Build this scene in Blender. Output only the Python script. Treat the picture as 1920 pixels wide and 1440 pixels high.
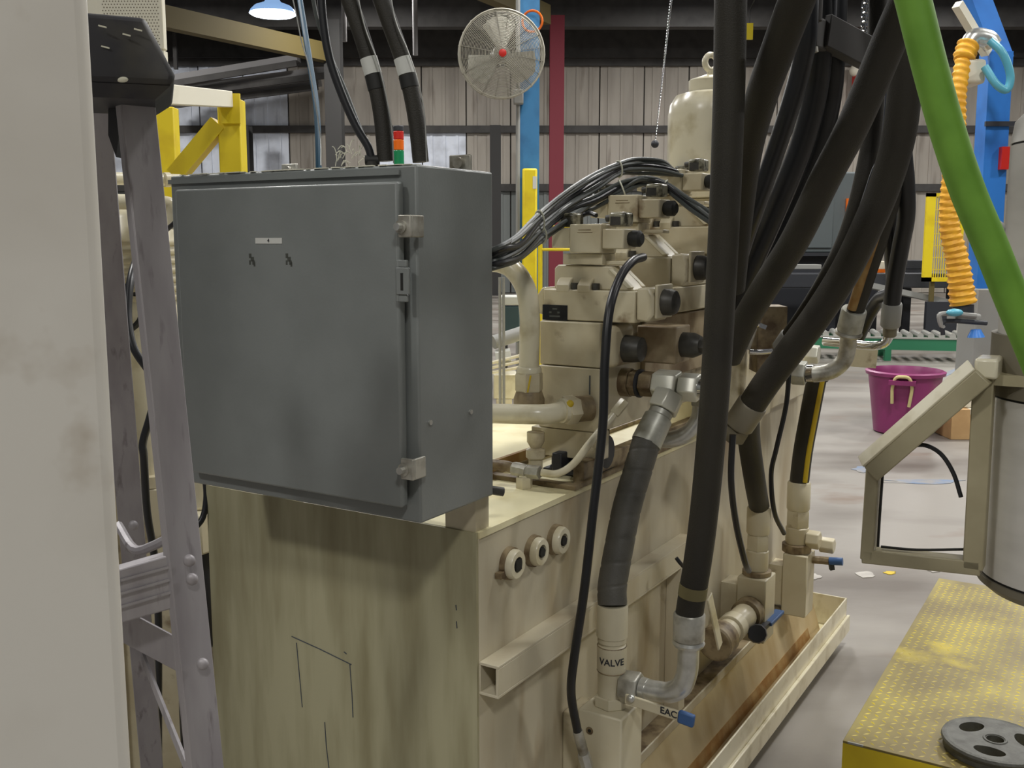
import bpy, bmesh, math, random
from mathutils import Vector, Matrix
random.seed(7)
S = bpy.context.scene
COL = S.collection
for o in list(bpy.data.objects): bpy.data.objects.remove(o)

# ------------------------------------------------------------------ camera
FOC, CAMH = 1900.0, 1.55
PITCH = math.atan(270 / 1900)
cam = bpy.data.cameras.new('camera'); camo = bpy.data.objects.new('camera', cam); COL.objects.link(camo)
cam.sensor_width = 36; cam.lens = FOC / 1920 * 36; cam.clip_start = 0.05; cam.clip_end = 200
camo.location = (0, 0, CAMH); camo.rotation_euler = (math.pi / 2 - PITCH, 0, 0)
S.camera = camo
# ------------------------------------------------------------------ world, lights, exposure
w = bpy.data.worlds.new('world'); S.world = w; w.use_nodes = True
bg = w.node_tree.nodes['Background']; bg.inputs[0].default_value = (0.93, 0.97, 1.0, 1); bg.inputs[1].default_value = 0.125
S.view_settings.view_transform = 'Standard'; S.view_settings.look = 'None'
S.view_settings.gamma = 1; S.view_settings.use_curve_mapping = False
S.view_settings.exposure = -0.38
LAMP_POWER = 400
LAMP_SPOTS = [(2.8, 3.4), (9.0, 4.0), (-4.5, 5.0), (1.5, 9.5), (7.5, 10.0), (-7.0, 12.0), (-4.53, 20.0), (2.5, 17.0), (9.5, 17.0), (15.0, 12.0), (15.5, 22.0), (5.0, 24.5), (-3.5, 24.5), (-10.0, 24.5), (11.0, 24.5), (1.0, -5.5), (-5.5, -4.0)]  # one lamp is seen; unseen ones by wall and behind camera added for brightness
LAMP_Z = 7.65; LOW_LAMP_Z = 5.8

# ------------------------------------------------------------------ frames
ANG = math.radians(31.5)
EX = Vector((math.cos(ANG), -math.sin(ANG), 0)); EY = Vector((math.sin(ANG), math.cos(ANG), 0))
ORG = Vector((-0.0677, 1.8602, 0))
def KW(p): return ORG + EX * p[0] + EY * p[1] + Vector((0, 0, p[2]))      # tank frame -> world
def WK(p):
    d = Vector(p) - ORG; return (d.dot(EX), d.dot(EY), p[2])
def _ray(px, py):
    c, s = math.cos(PITCH), math.sin(PITCH); a, b = (px - 960) / FOC, -(py - 720) / FOC
    return Vector((a, c + b * s, -s + b * c))
def wy(px, py, Y):                                                          # world point on plane y = Y
    r = _ray(px, py); return Vector((0, 0, CAMH)) + r * (Y / r.y)
def kp(px, py, x=None, y=None, z=None):                                     # tank-frame point on one of its planes
    r = _ray(px, py); o = WK((0, 0, CAMH)); q = (r.dot(EX), r.dot(EY), r.z)
    t = (x - o[0]) / q[0] if x is not None else (y - o[1]) / q[1] if y is not None else (z - o[2]) / q[2]
    return tuple(o[i] + q[i] * t for i in range(3))
def kwp(*a, **k): return KW(kp(*a, **k))
IDT = lambda p: Vector(p)

# ------------------------------------------------------------------ materials
def C(r, g, b):
    f = lambda v: (v / 255 / 12.92) if v / 255 <= .04045 else ((v / 255 + .055) / 1.055) ** 2.4
    return (f(r), f(g), f(b), 1)
def mat(name, col, rough=.5, metal=0, col2=None, scale=6, lo=.45, hi=.65, stretch=(1, 1, 1), bump=0, bscale=60, coat=0, spec=.5, col3=None, scale3=40, emit=None, detail=4):
    m = bpy.data.materials.new(name); m.use_nodes = True; nt = m.node_tree; N, L = nt.nodes, nt.links
    b = N['Principled BSDF']; b.inputs['Base Color'].default_value = col; b.inputs['Roughness'].default_value = rough
    b.inputs['Metallic'].default_value = metal; b.inputs['Coat Weight'].default_value = coat; b.inputs['Specular IOR Level'].default_value = spec
    b.inputs['Coat Roughness'].default_value = .25
    if emit: b.inputs['Emission Color'].default_value = col; b.inputs['Emission Strength'].default_value = emit
    if col2 or bump:
        geo = N.new('ShaderNodeNewGeometry'); mp = N.new('ShaderNodeMapping'); mp.inputs['Scale'].default_value = stretch
        L.new(geo.outputs['Position'], mp.inputs['Vector'])
    def noise(sc, det=detail):
        n = N.new('ShaderNodeTexNoise'); n.inputs['Scale'].default_value = sc; n.inputs['Detail'].default_value = det
        L.new(mp.outputs[0], n.inputs['Vector']); return n
    def ramp(n, a, z):
        r = N.new('ShaderNodeMapRange'); r.inputs[1].default_value = a; r.inputs[2].default_value = z; L.new(n.outputs[0], r.inputs[0]); return r
    if col2:
        mx = N.new('ShaderNodeMix'); mx.data_type = 'RGBA'; mx.inputs[6].default_value = col; mx.inputs[7].default_value = col2
        L.new(ramp(noise(scale), lo, hi).outputs[0], mx.inputs[0]); out = mx.outputs[2]
        if col3:
            mx2 = N.new('ShaderNodeMix'); mx2.data_type = 'RGBA'; mx2.inputs[7].default_value = col3
            L.new(out, mx2.inputs[6]); L.new(ramp(noise(scale3), .6, .75).outputs[0], mx2.inputs[0]); out = mx2.outputs[2]
        L.new(out, b.inputs['Base Color'])
    if bump:
        bp = N.new('ShaderNodeBump'); bp.inputs['Strength'].default_value = bump; bp.inputs['Distance'].default_value = .004
        L.new(noise(bscale, 3).outputs[0], bp.inputs['Height']); L.new(bp.outputs[0], b.inputs['Normal'])
    return m
M = {}
M['cream'] = mat('cream_paint', C(206, 198, 172), .42, 0, C(188, 175, 144), 5, .4, .75, coat=.2)
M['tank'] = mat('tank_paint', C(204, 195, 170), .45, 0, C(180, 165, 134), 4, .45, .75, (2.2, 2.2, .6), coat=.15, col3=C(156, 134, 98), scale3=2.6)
M['frontshade'] = mat('tank_paint_shaded_front', C(176, 171, 139), .4, 0, C(142, 135, 102), 7, .38, .7, (2.5, 2.5, .35), coat=.1)  # same cream paint and grime, toned darker for the shaded front
M['toplit'] = mat('cream_paint_lit_top', C(238, 230, 190), .45, 0, C(214, 198, 146), 9, .5, .8)  # same cream paint, toned paler for overhead light on top faces
M['valve'] = mat('valve_paint', C(206, 197, 170), .36, 0, C(180, 167, 136), 9, .42, .75, coat=.2, col3=C(120, 98, 70), scale3=14)
M['grimy'] = mat('grimy_cream_paint', C(176, 160, 132), .5, 0, C(126, 104, 76), 12, .45, .7)
M['dirty'] = mat('dirty_cream_paint', C(150, 134, 104), .5, 0, C(92, 74, 52), 26, .4, .65)
M['pipe'] = mat('pipe_cream_paint', C(220, 213, 188), .3, 0, C(182, 170, 134), 14, .5, .75, coat=.4)
M['post'] = mat('column_cream_paint', C(224, 220, 210), .55, 0, C(212, 207, 196), 5, .45, .7, col3=C(196, 187, 172), scale3=14)
M['grey'] = mat('cabinet_grey_paint', C(128, 132, 130), .36, 0, C(121, 125, 123), 8, .4, .7, coat=.15, bump=.06, bscale=220)
M['greydark'] = mat('gasket_dark', C(52, 55, 52), .6)
M['smudge'] = mat('dark_smudge', C(70, 72, 66), .7)
M['zinc'] = mat('zinc_plated_steel', C(208, 208, 203), .3, .7, C(186, 186, 180), 40, .4, .7)
M['zincd'] = mat('dull_zinc_steel', C(192, 190, 180), .4, .5, C(128, 122, 108), 25, .4, .7)
M['satin'] = mat('crimped_ferrule_steel', C(186, 186, 176), .42, .3, C(140, 138, 124), 22, .4, .7)
M['white_nut'] = mat('bright_nut_steel', C(222, 221, 208), .3, .25)
M['chrome'] = mat('chrome', C(215, 215, 215), .12, 1)
M['alu'] = mat('worn_aluminium', C(168, 164, 167), .5, .3, C(148, 143, 147), 9, .4, .7, (3, 3, .5), col3=C(124, 118, 120), scale3=25)
M['capblack'] = mat('black_plastic', C(38, 38, 44), .5, 0, C(60, 58, 54), 12, .55, .7, bump=.1)
M['rubber'] = mat('hose_rubber_brownish', C(43, 40, 32), .6, 0, C(36, 33, 27), 9, .4, .7, bump=.25, bscale=420)
M['rubberg'] = mat('hose_rubber_black_gloss', C(24, 25, 28), .38, 0, C(34, 34, 36), 12, .5, .7)
M['wrap'] = mat('spiral_hose_wrap', C(88, 86, 80), .55, 0, C(70, 68, 62), 18, .4, .7, bump=.15, bscale=300)
M['cable'] = mat('cable_grey_jacket', C(72, 76, 74), .42)
M['cabledark'] = mat('cable_black_jacket', C(34, 35, 38), .4)
M['plugblack'] = mat('black_steel_plug', C(72, 70, 65), .45, .2, C(50, 49, 46), 40, .4, .7)
M['clear'] = mat('smoky_connector_plastic', C(150, 146, 126), .25, 0, C(60, 58, 46), 45, .42, .6)
M['tie'] = mat('white_nylon_tie', C(196, 196, 178), .4)
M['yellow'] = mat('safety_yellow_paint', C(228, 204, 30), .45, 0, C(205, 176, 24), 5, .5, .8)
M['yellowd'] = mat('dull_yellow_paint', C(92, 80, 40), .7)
M['coldark'] = mat('dark_column_paint', C(46, 45, 44), .7)
M['blue'] = mat('blue_paint', C(62, 128, 178), .45, 0, C(48, 104, 150), 4, .45, .7)
M['blue2'] = mat('bright_blue_paint', C(48, 122, 208), .4, 0, C(40, 104, 184), 3, .45, .7)
M['bluecap'] = mat('blue_vinyl_grip', C(58, 92, 142), .5)
M['cyan'] = mat('cyan_air_hose', C(90, 168, 190), .35)
M['teal'] = mat('teal_air_hose', C(10, 66, 92), .5)
M['red'] = mat('red_column_paint', C(112, 30, 44), .55)
M['redb'] = mat('red_lens', C(196, 40, 32), .35)
M['orange'] = mat('orange_lens', C(232, 110, 20), .35)
M['green'] = mat('green_lens', C(20, 132, 84), .35)
M['greenh'] = mat('green_hose_rubber', C(112, 160, 56), .5, 0, C(98, 145, 46), 20, .4, .7)
M['pink'] = mat('plum_plastic', C(142, 52, 108), .4, 0, C(124, 44, 92), 5, .4, .7)
M['rope'] = mat('cream_rope', C(208, 196, 140), .8)
M['card'] = mat('cardboard', C(196, 160, 112), .8, 0, C(180, 144, 98), 6, .4, .7)
M['paper'] = mat('white_paper', C(214, 208, 190), .7)
M['label'] = mat('label_white', C(205, 206, 200), .5)
M['ink'] = mat('marker_ink', C(44, 46, 52), .7)
M['inkblue'] = mat('blue_pen_ink', C(74, 80, 88), .7)
M['ymark'] = mat('yellow_paint_mark', C(204, 176, 40), .5)
M['plate'] = mat('dark_nameplate', C(30, 33, 40), .3, .2)
M['platetxt'] = mat('faded_nameplate_print', C(88, 92, 90), .5)
M['stainless'] = mat('brushed_stainless', C(216, 213, 206), .4, .15, C(198, 195, 188), 5, .4, .7, (1, 1, 4))
M['stainlessd'] = mat('dark_clamp_band', C(128, 122, 106), .5, .4)
M['frame'] = mat('frame_beige_paint', C(168, 159, 130), .4, 0, C(150, 141, 112), 10, .4, .7)
M['seal'] = mat('black_edge_seal', C(30, 30, 28), .6)
M['iron'] = mat('cast_iron', C(104, 104, 98), .6, .2, C(80, 79, 74), 24, .4, .7, bump=.3, bscale=160)
M['mach'] = mat('machine_grey_paint', C(96, 104, 106), .5)
M['machd'] = mat('dark_machine_steel', C(44, 46, 52), .5)
M['machl'] = mat('light_bench_steel', C(150, 150, 146), .5)
M['cgreen'] = mat('conveyor_green_paint', C(44, 116, 82), .5)
M['roller'] = mat('roller_steel', C(190, 190, 184), .3, .6)
M['steeldark'] = mat('dark_structural_steel', C(66, 64, 62), .7, 0, C(52, 50, 49), 3, .4, .7)
M['ceil'] = mat('roof_deck_dark', C(98, 98, 102), .8, 0, C(76, 76, 80), .7, .4, .7)
M['ceillight'] = mat('roof_sheet_grey', C(128, 126, 126), .7)
M['wall_low'] = mat('wall_sheet_grey', C(112, 116, 114), .7)
M['wall'] = mat('wall_sheet_tan', C(164, 157, 147), .7, 0, C(142, 135, 126), 1.4, .42, .7, (1.5, 1.5, .25), col3=C(112, 102, 92), scale3=1.6)
M['insul'] = mat('wall_insulation_white', C(228, 234, 246), .7, 0, C(184, 188, 198), 1.5, .45, .7)
M['gap'] = mat('wall_seam_dark', C(70, 66, 62), .8)
M['dust'] = mat('pale_lint', C(216, 214, 196), .9)
M['perf'] = mat('perforated_offwhite', C(226, 222, 204), .6)
M['hole'] = mat('perforation_hole', C(140, 134, 118), .9)
M['bloom'] = mat('lamp_bloom_glow', C(150, 190, 240), .3, emit=.9)  # shade made to glow bluish in place of the lamp's bloom
M['lens'] = mat('lamp_lens', C(225, 238, 255), .3, emit=14)
M['fanw'] = mat('fan_guard_wire', C(176, 172, 158), .5, .2)
M['fanblade'] = mat('fan_blade_grey', C(168, 166, 154), .45)
M['duct'] = mat('yellow_duct_hose', C(236, 176, 44), .55, 0, C(214, 150, 36), 8, .4, .7)
M['rust'] = mat('rust_streak', C(136, 98, 46), .7, 0, C(156, 128, 80), 20, .4, .65)
# floor: worn concrete with stains and scraps of blue and yellow paint, plus painted white reflections
def floor_mat():
    m = mat('factory_concrete', C(144, 139, 132), .45, 0, C(100, 93, 86), .9, .42, .64, (.7, 1.4, 1), bump=.1, bscale=25, col3=C(118, 100, 86), scale3=1.7, detail=7)
    return m
M['floor'] = floor_mat()
M['tread'] = mat('worn_yellow_tread', C(158, 144, 74), .42, .1, C(118, 104, 58), 4, .38, .62, col3=C(214, 192, 44), scale3=3.2)
M['bluetape'] = mat('worn_blue_floor_paint', C(112, 130, 156), .5, 0, C(140, 138, 136), 9, .4, .6)
M['whiteglint'] = mat('white_floor_reflection', C(184, 180, 172), .5, 0, C(150, 144, 138), 9, .4, .65)  # pale blobs paint light reflections onto the floor

# ------------------------------------------------------------------ mesh builder
def spline(pts, step=6):
    P = [Vector(p) for p in pts]
    if len(P) < 3: return [P[0].lerp(P[-1], i / step) for i in range(step + 1)] if step > 1 else P
    Q = [P[0] * 2 - P[1]] + P + [P[-1] * 2 - P[-2]]; out = []
    for i in range(1, len(Q) - 2):
        a, b, c, d = Q[i - 1:i + 3]
        for k in range(step):
            t = k / step
            out.append(.5 * ((2 * b) + (c - a) * t + (2 * a - 5 * b + 4 * c - d) * t * t + (3 * b - a - 3 * c + d) * t ** 3))
    out.append(P[-1]); return out
class MB:
    def __init__(s, T=IDT): s.v, s.f, s.T = [], [], T
    def add(s, verts, faces):
        o = len(s.v); s.v += [s.T(p) for p in verts]; s.f += [tuple(i + o for i in f) for f in faces]; return s
    def raw(s, verts, faces):
        o = len(s.v); s.v += [Vector(p) for p in verts]; s.f += [tuple(i + o for i in f) for f in faces]; return s
    def box(s, x0, x1, y0, y1, z0, z1):
        return s.add([(x0, y0, z0), (x1, y0, z0), (x1, y1, z0), (x0, y1, z0), (x0, y0, z1), (x1, y0, z1), (x1, y1, z1), (x0, y1, z1)],
                     [(0, 3, 2, 1), (4, 5, 6, 7), (0, 1, 5, 4), (1, 2, 6, 5), (2, 3, 7, 6), (3, 0, 4, 7)])
    def prism(s, poly, a, b, axis='y'):
        n = len(poly)
        f = {'y': lambda p, t: (p[0], t, p[1]), 'x': lambda p, t: (t, p[0], p[1]), 'z': lambda p, t: (p[0], p[1], t)}[axis]
        return s.add([f(p, a) for p in poly] + [f(p, b) for p in poly],
                     [tuple(range(n))[::-1], tuple(range(n, 2 * n))] + [(i, (i + 1) % n, n + (i + 1) % n, n + i) for i in range(n)])
    def bar(s, p0, p1, wd, ht, up=(0, 0, 1)):                    # rectangular bar between two points (frame coords)
        a, b = s.T(p0), s.T(p1); d = (b - a).normalized(); u = Vector(up)
        r = d.cross(u).normalized(); u = r.cross(d).normalized(); r *= wd / 2; u *= ht / 2
        vs = [a - r - u, a + r - u, a + r + u, a - r + u, b - r - u, b + r - u, b + r + u, b - r + u]
        return s.raw(vs, [(0, 3, 2, 1), (4, 5, 6, 7), (0, 1, 5, 4), (1, 2, 6, 5), (2, 3, 7, 6), (3, 0, 4, 7)])
    def tube(s, pts, r, n=14, step=6, rf=None, world=False, cap=True):
        P = spline([p if world else s.T(p) for p in pts], step); L = 0; rings = []
        t0 = (P[1] - P[0]).normalized(); u = t0.orthogonal().normalized()
        for i, p in enumerate(P):
            t = ((P[i + 1] if i < len(P) - 1 else P[i]) - (P[i - 1] if i else P[i])).normalized()
            u = (u - t * u.dot(t)).normalized(); v = t.cross(u)
            if i: L += (p - P[i - 1]).length
            ring = []
            for k in range(n):
                a = 2 * math.pi * k / n; rr = (r(i / (len(P) - 1)) if callable(r) else r) * (rf(L, k / n) if rf else 1)
                ring.append(p + (u * math.cos(a) + v * math.sin(a)) * rr)
            rings.append(ring)
        vs = [q for g in rings for q in g]; fs = []
        for i in range(len(rings) - 1):
            for k in range(n):
                fs.append((i * n + k, i * n + (k + 1) % n, (i + 1) * n + (k + 1) % n, (i + 1) * n + k))
        if cap: fs += [tuple(range(n))[::-1], tuple(range(len(vs) - n, len(vs)))]
        return s.raw(vs, fs)
    def cyl(s, p0, p1, r, r1=None, n=20, world=False):
        a, b = (Vector(p0), Vector(p1)) if world else (s.T(p0), s.T(p1))
        return s.lathe_w(a, b - a, [(r, 0), (r if r1 is None else r1, (b - a).length)], n)
    def lathe_w(s, o, ax, prof, n=20):                            # closed lathe, world coords, prof = (radius, height)
        ax = ax.normalized(); u = ax.orthogonal().normalized(); v = ax.cross(u); vs, fs = [], []
        for r, h in prof:
            for k in range(n):
                a = 2 * math.pi * (k + .5) / n; vs.append(o + ax * h + (u * math.cos(a) + v * math.sin(a)) * r)
        for i in range(len(prof) - 1):
            for k in range(n): fs.append((i * n + k, i * n + (k + 1) % n, (i + 1) * n + (k + 1) % n, (i + 1) * n + k))
        fs += [tuple(range(n))[::-1], tuple(range(len(vs) - n, len(vs)))]
        return s.raw(vs, fs)
    def lathe(s, p0, p1, prof, n=20):
        a, b = s.T(p0), s.T(p1); L = (b - a).length
        return s.lathe_w(a, b - a, [(r, h * L) for r, h in prof], n)
    def torus(s, c, ax, R, r, n=24, m=6, world=False):
        c = Vector(c) if world else s.T(c); ax = Vector(ax).normalized(); u = ax.orthogonal().normalized(); v = ax.cross(u); vs, fs = [], []
        for i in range(n):
            a = 2 * math.pi * i / n; d = u * math.cos(a) + v * math.sin(a)
            for k in range(m):
                b = 2 * math.pi * k / m; vs.append(c + d * (R + r * math.cos(b)) + ax * r * math.sin(b))
        for i in range(n):
            for k in range(m): fs.append((i * m + k, ((i + 1) % n) * m + k, ((i + 1) % n) * m + (k + 1) % m, i * m + (k + 1) % m))
        return s.raw(vs, fs)
    def ball(s, c, r, n=14, m=8, sc=(1, 1, 1), world=False):
        c = Vector(c) if world else s.T(c); vs = [c + Vector((0, 0, r * sc[2]))]; fs = []
        for i in range(1, m):
            t = math.pi * i / m
            for k in range(n):
                a = 2 * math.pi * k / n; vs.append(c + Vector((r * sc[0] * math.sin(t) * math.cos(a), r * sc[1] * math.sin(t) * math.sin(a), r * sc[2] * math.cos(t))))
        vs.append(c - Vector((0, 0, r * sc[2]))); e = len(vs) - 1
        for k in range(n): fs.append((0, 1 + k, 1 + (k + 1) % n)); fs.append((e, 1 + (m - 2) * n + (k + 1) % n, 1 + (m - 2) * n + k))
        for i in range(m - 2):
            for k in range(n): fs.append((1 + i * n + k, 1 + (i + 1) * n + k, 1 + (i + 1) * n + (k + 1) % n, 1 + i * n + (k + 1) % n))
        return s.raw(vs, fs)
def wloc(o):
    l = Vector(o.location)
    while o.parent: o = o.parent; l = l + Vector(o.location)
    return l
def obj(name, mb, m, parent=None, bev=0, smooth=True, base=None, seg=2):
    o_loc = Vector((0, 0, 0))
    if base is not None: o_loc = Vector(base)
    elif parent is not None: o_loc = wloc(parent)
    else:
        n = len(mb.v); mn = [min(v[i] for v in mb.v) for i in range(3)]; mx = [max(v[i] for v in mb.v) for i in range(3)]
        o_loc = Vector(((mn[0] + mx[0]) / 2, (mn[1] + mx[1]) / 2, mn[2]))
    me = bpy.data.meshes.new(name); me.from_pydata([v - o_loc for v in mb.v], [], mb.f)
    bm = bmesh.new(); bm.from_mesh(me); bmesh.ops.recalc_face_normals(bm, faces=bm.faces); bm.to_mesh(me); bm.free()
    me.materials.append(M[m] if isinstance(m, str) else m); me.validate()
    if smooth: me.shade_smooth(); me.set_sharp_from_angle(angle=math.radians(38))
    o = bpy.data.objects.new(name, me); COL.objects.link(o)
    if parent is not None: o.parent = parent; o.location = o_loc - wloc(parent)
    else: o.location = o_loc
    if bev:
        b = o.modifiers.new('bevel', 'BEVEL'); b.width = bev; b.segments = seg; b.limit_method = 'ANGLE'; b.angle_limit = math.radians(50)
        b.harden_normals = False
    return o
def tag(o, label, cat, group=None, kind=None):
    if label: o['label'] = label
    if cat: o['category'] = cat
    if group: o['group'] = group
    if kind: o['kind'] = kind
    return o
def thing(name, label, cat, loc, group=None):
    o = bpy.data.objects.new(name, None); COL.objects.link(o); o.location = loc; o.empty_display_size = .05
    return tag(o, label, cat, group)
def struct(name, mb, m, label=None, **k):
    o = obj(name, mb, m, **k); o['kind'] = 'structure'
    if label: o['label'] = label
    return o
def share(src, name, parent, delta):                              # copy of a part sharing mesh data, shifted by delta (world)
    o = src.copy(); COL.objects.link(o); o.name = name; o.parent = parent; o.location = Vector(src.location) + Vector(delta); return o
def copy_tree(o, parent=None):
    c = o.copy(); COL.objects.link(c); c.parent = parent
    for ch in list(o.children): copy_tree(ch, c)
    return c
def text_mesh(name, body, size, mfun, m, parent, thick=.0006):
    cu = bpy.data.curves.new('t', 'FONT'); cu.body = body; cu.size = size; cu.align_x = 'CENTER'; cu.align_y = 'CENTER'; cu.extrude = thick; cu.offset = size * .012
    to = bpy.data.objects.new('t', cu); COL.objects.link(to); bpy.context.view_layer.update()
    me = bpy.data.meshes.new_from_object(to.evaluated_get(bpy.context.evaluated_depsgraph_get()))
    mb = MB(); mb.v = [mfun(v.co) for v in me.vertices]; mb.f = [tuple(p.vertices) for p in me.polygons]
    bpy.data.objects.remove(to); bpy.data.curves.remove(cu)
    return obj(name, mb, m, parent, smooth=False)

# ================================================================== SETTING
# floor
struct('floor', MB().box(-22, 24, -8, 31, -.3, 0), 'floor', 'worn grey concrete factory floor with stains')
fl = bpy.data.objects['floor']
for cxp, cyp, rw, rh, m in [(1625, 880, 34, 8, 'bluetape'), (1735, 903, 80, 5, 'bluetape'), (1622, 1078, 22, 7, 'whiteglint'), (1525, 1082, 16, 6, 'whiteglint'), (1752, 1068, 15, 6, 'whiteglint'), (1668, 1074, 13, 3.5, 'ymark'), (1772, 703, 70, 4, 'bluetape'), (1800, 690, 12, 3, 'machd')]:
    n = 14; ws = []
    for k in range(n):
        a = 2 * math.pi * k / n; q = random.uniform(.6, 1.15); dx, dy = rw * q * math.cos(a), rh * q * math.sin(a)
        if cxp == 1772: dy -= dx * .46
        ws.append(kwp(cxp + dx, cyp + dy, z=0.0))
    mb = MB(); mb.raw([p + Vector((0, 0, .0005)) for p in ws] + [p + Vector((0, 0, .003)) for p in ws], [tuple(range(n))[::-1], tuple(range(n, 2 * n))] + [(i, (i + 1) % n, n + (i + 1) % n, n + i) for i in range(n)])
    obj('floor_paint_and_glint', mb, m, fl)
# back wall with sheet panels between girts
YW = 30.0
zt, z1, z2 = wy(960, 118, YW).z, wy(960, 243, YW).z, wy(960, 352, YW).z
wall = struct('wall_back', MB().box(-21, 23, YW + .06, YW + .3, 0, 8.4), 'gap', 'tan metal sheet wall at the back of the hall')
pw = 1.22
base_panel = {}
for r, (a, b) in enumerate([(0, z2), (z2, z1), (z1, zt)]):
    for i in range(34):
        x0 = -20.5 + i * 1.28; xc = x0 + .6
        ins = (xc < -6.2 and r > 0) or (r == 1 and -3.3 < xc < -1.0) or (r == 1 and 12 < xc < 14.5 and False)
        low = r == 0 and xc < 6; key = (r, ins, low)
        d = random.uniform(-.02, .02)
        if key not in base_panel:
            mb = MB().box(x0, x0 + 1.24, YW, YW + .06, a + .02, b - .02)
            for q in (.25, .62, .99): mb.box(x0 + q - .04, x0 + q + .04, YW - .025, YW, a + .02, b - .02)
            p = obj('insulation_panel' if ins else 'wall_panel', mb, 'insul' if ins else 'wall_low' if low else 'wall', wall); base_panel[key] = (p, x0)
        else:
            p0, px0 = base_panel[key]; p = share(p0, p0.name.split('.')[0], wall, (x0 - px0, d, 0))
for zz in (z1, z2, zt):
    obj('girt', MB().box(-21, 23, YW - .14, YW - .02, zz - .1, zz + .1), 'steeldark', wall)
# upper wall band and roof
obj('eave_band', MB().box(-21, 23, YW - .3, YW - .02, zt + .1, 8.4), 'steeldark', wall)
struct('ceiling', MB().box(-22, 24, -8, 31, 8.4, 8.6), 'ceil', 'dark metal roof deck of the hall')
ce = bpy.data.objects['ceiling']
pur = None
for i in range(10):
    y = 12.5 + i * 1.8
    if pur is None: pur = obj('purlin', MB().box(-21, 23, y - .06, y + .06, 8.0, 8.4), 'ceillight', ce)
    else: share(pur, 'purlin', ce, (0, i * 1.8, 0))
def beam(name, label, p0, p1, wd, ht, m, cat='beam', group=None):
    return tag(obj(name, MB().bar(p0, p1, wd, ht), m), label, cat, group)
beam('roof_girder', 'dark steel roof girder crossing in front of the back wall', (-21, 27.5, 7.7), (23, 27.5, 7.7), .4, 1.35, 'steeldark')
beam('roof_girder', 'dark steel roof girder over the middle of the hall', (-21, 21.5, 7.9), (23, 21.5, 7.9), .35, .95, 'steeldark')
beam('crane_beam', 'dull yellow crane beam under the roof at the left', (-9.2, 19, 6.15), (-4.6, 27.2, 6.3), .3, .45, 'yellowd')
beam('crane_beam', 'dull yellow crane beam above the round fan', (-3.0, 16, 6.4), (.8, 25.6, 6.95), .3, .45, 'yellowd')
# roof edge sheets low at the left: sloping lean-to roof
lt = thing('lean_to_roof', 'grey lean-to roof strips sloping down at the far left wall', 'roof', (-10, 29, 6.0))
for k, (ya, yb, xx) in enumerate([(150, 116, 560), (170, 138, 620), (190, 160, 600)]):
    a = wy(318, ya, 28.2 + .3 * k); b = wy(xx, yb - 6, 28.2 + .3 * k)
    obj('roof_strip', MB().bar(a, b, .5, .16), 'ceillight', lt); obj('strip_purlin', MB().bar(a - Vector((0, .3, .17)), b - Vector((0, .3, .17)), .1, .16), 'steeldark', lt)
obj('hanger', MB().bar(wy(330, 130, 28.8), wy(330, 130, 28.8) * 1 + Vector((0, 0, 2.4)), .1, .1, (0, 1, 0)), 'steeldark', lt)
obj('hanger', MB().bar(wy(560, 112, 28.8), wy(560, 112, 28.8) + Vector((0, 0, 2.0)), .1, .1, (0, 1, 0)), 'steeldark', lt)
# columns
def column(name, label, x, y, m, wd=.34, z=8.4):
    t = thing(name, label, 'column', (x, y, 0))
    obj('web', MB().box(x - .03, x + .03, y - wd / 2, y + wd / 2, 0, z), m, t)
    obj('flange', MB().box(x - wd / 2, x + wd / 2, y - wd / 2 - .03, y - wd / 2, 0, z), m, t)
    obj('flange', MB().box(x - wd / 2, x + wd / 2, y + wd / 2, y + wd / 2 + .03, 0, z), m, t)
    obj('base_plate', MB().box(x - wd * .7, x + wd * .7, y - wd * .8, y + wd * .8, 0, .03), m, t); return t
column('steel_column', 'dark red steel column against the back wall', wy(1043, 300, 26.5).x, 26.5, 'red', .36, 7.1)
column('steel_column', 'dark steel column behind the thin teal air hose', wy(628, 220, 27).x, 27, 'coldark', .42, 7.1)
column('steel_column', 'short dark post on the wall beside the yellow guard post', wy(929, 280, 28.8).x, 28.8, 'coldark', .3, z1 - .02)
column('steel_column', 'dark post below the girt at the far left wall', wy(458, 290, 28.8).x, 28.8, 'coldark', .4, z1 - .02)
rods = 'thin pale conduits hanging from the roof'
for px, py in ((646, 78), (779, 104)):
    a = wy(px, py, 24); tag(obj('hanging_conduit', MB().cyl(a, (a.x, a.y, 8.4), .06, n=10), 'ceillight'), 'thin pale conduit hanging from the roof, %s' % ('between the black hoses' if px < 700 else 'midway between the hoses and the round fan'), 'conduit', rods)
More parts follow.
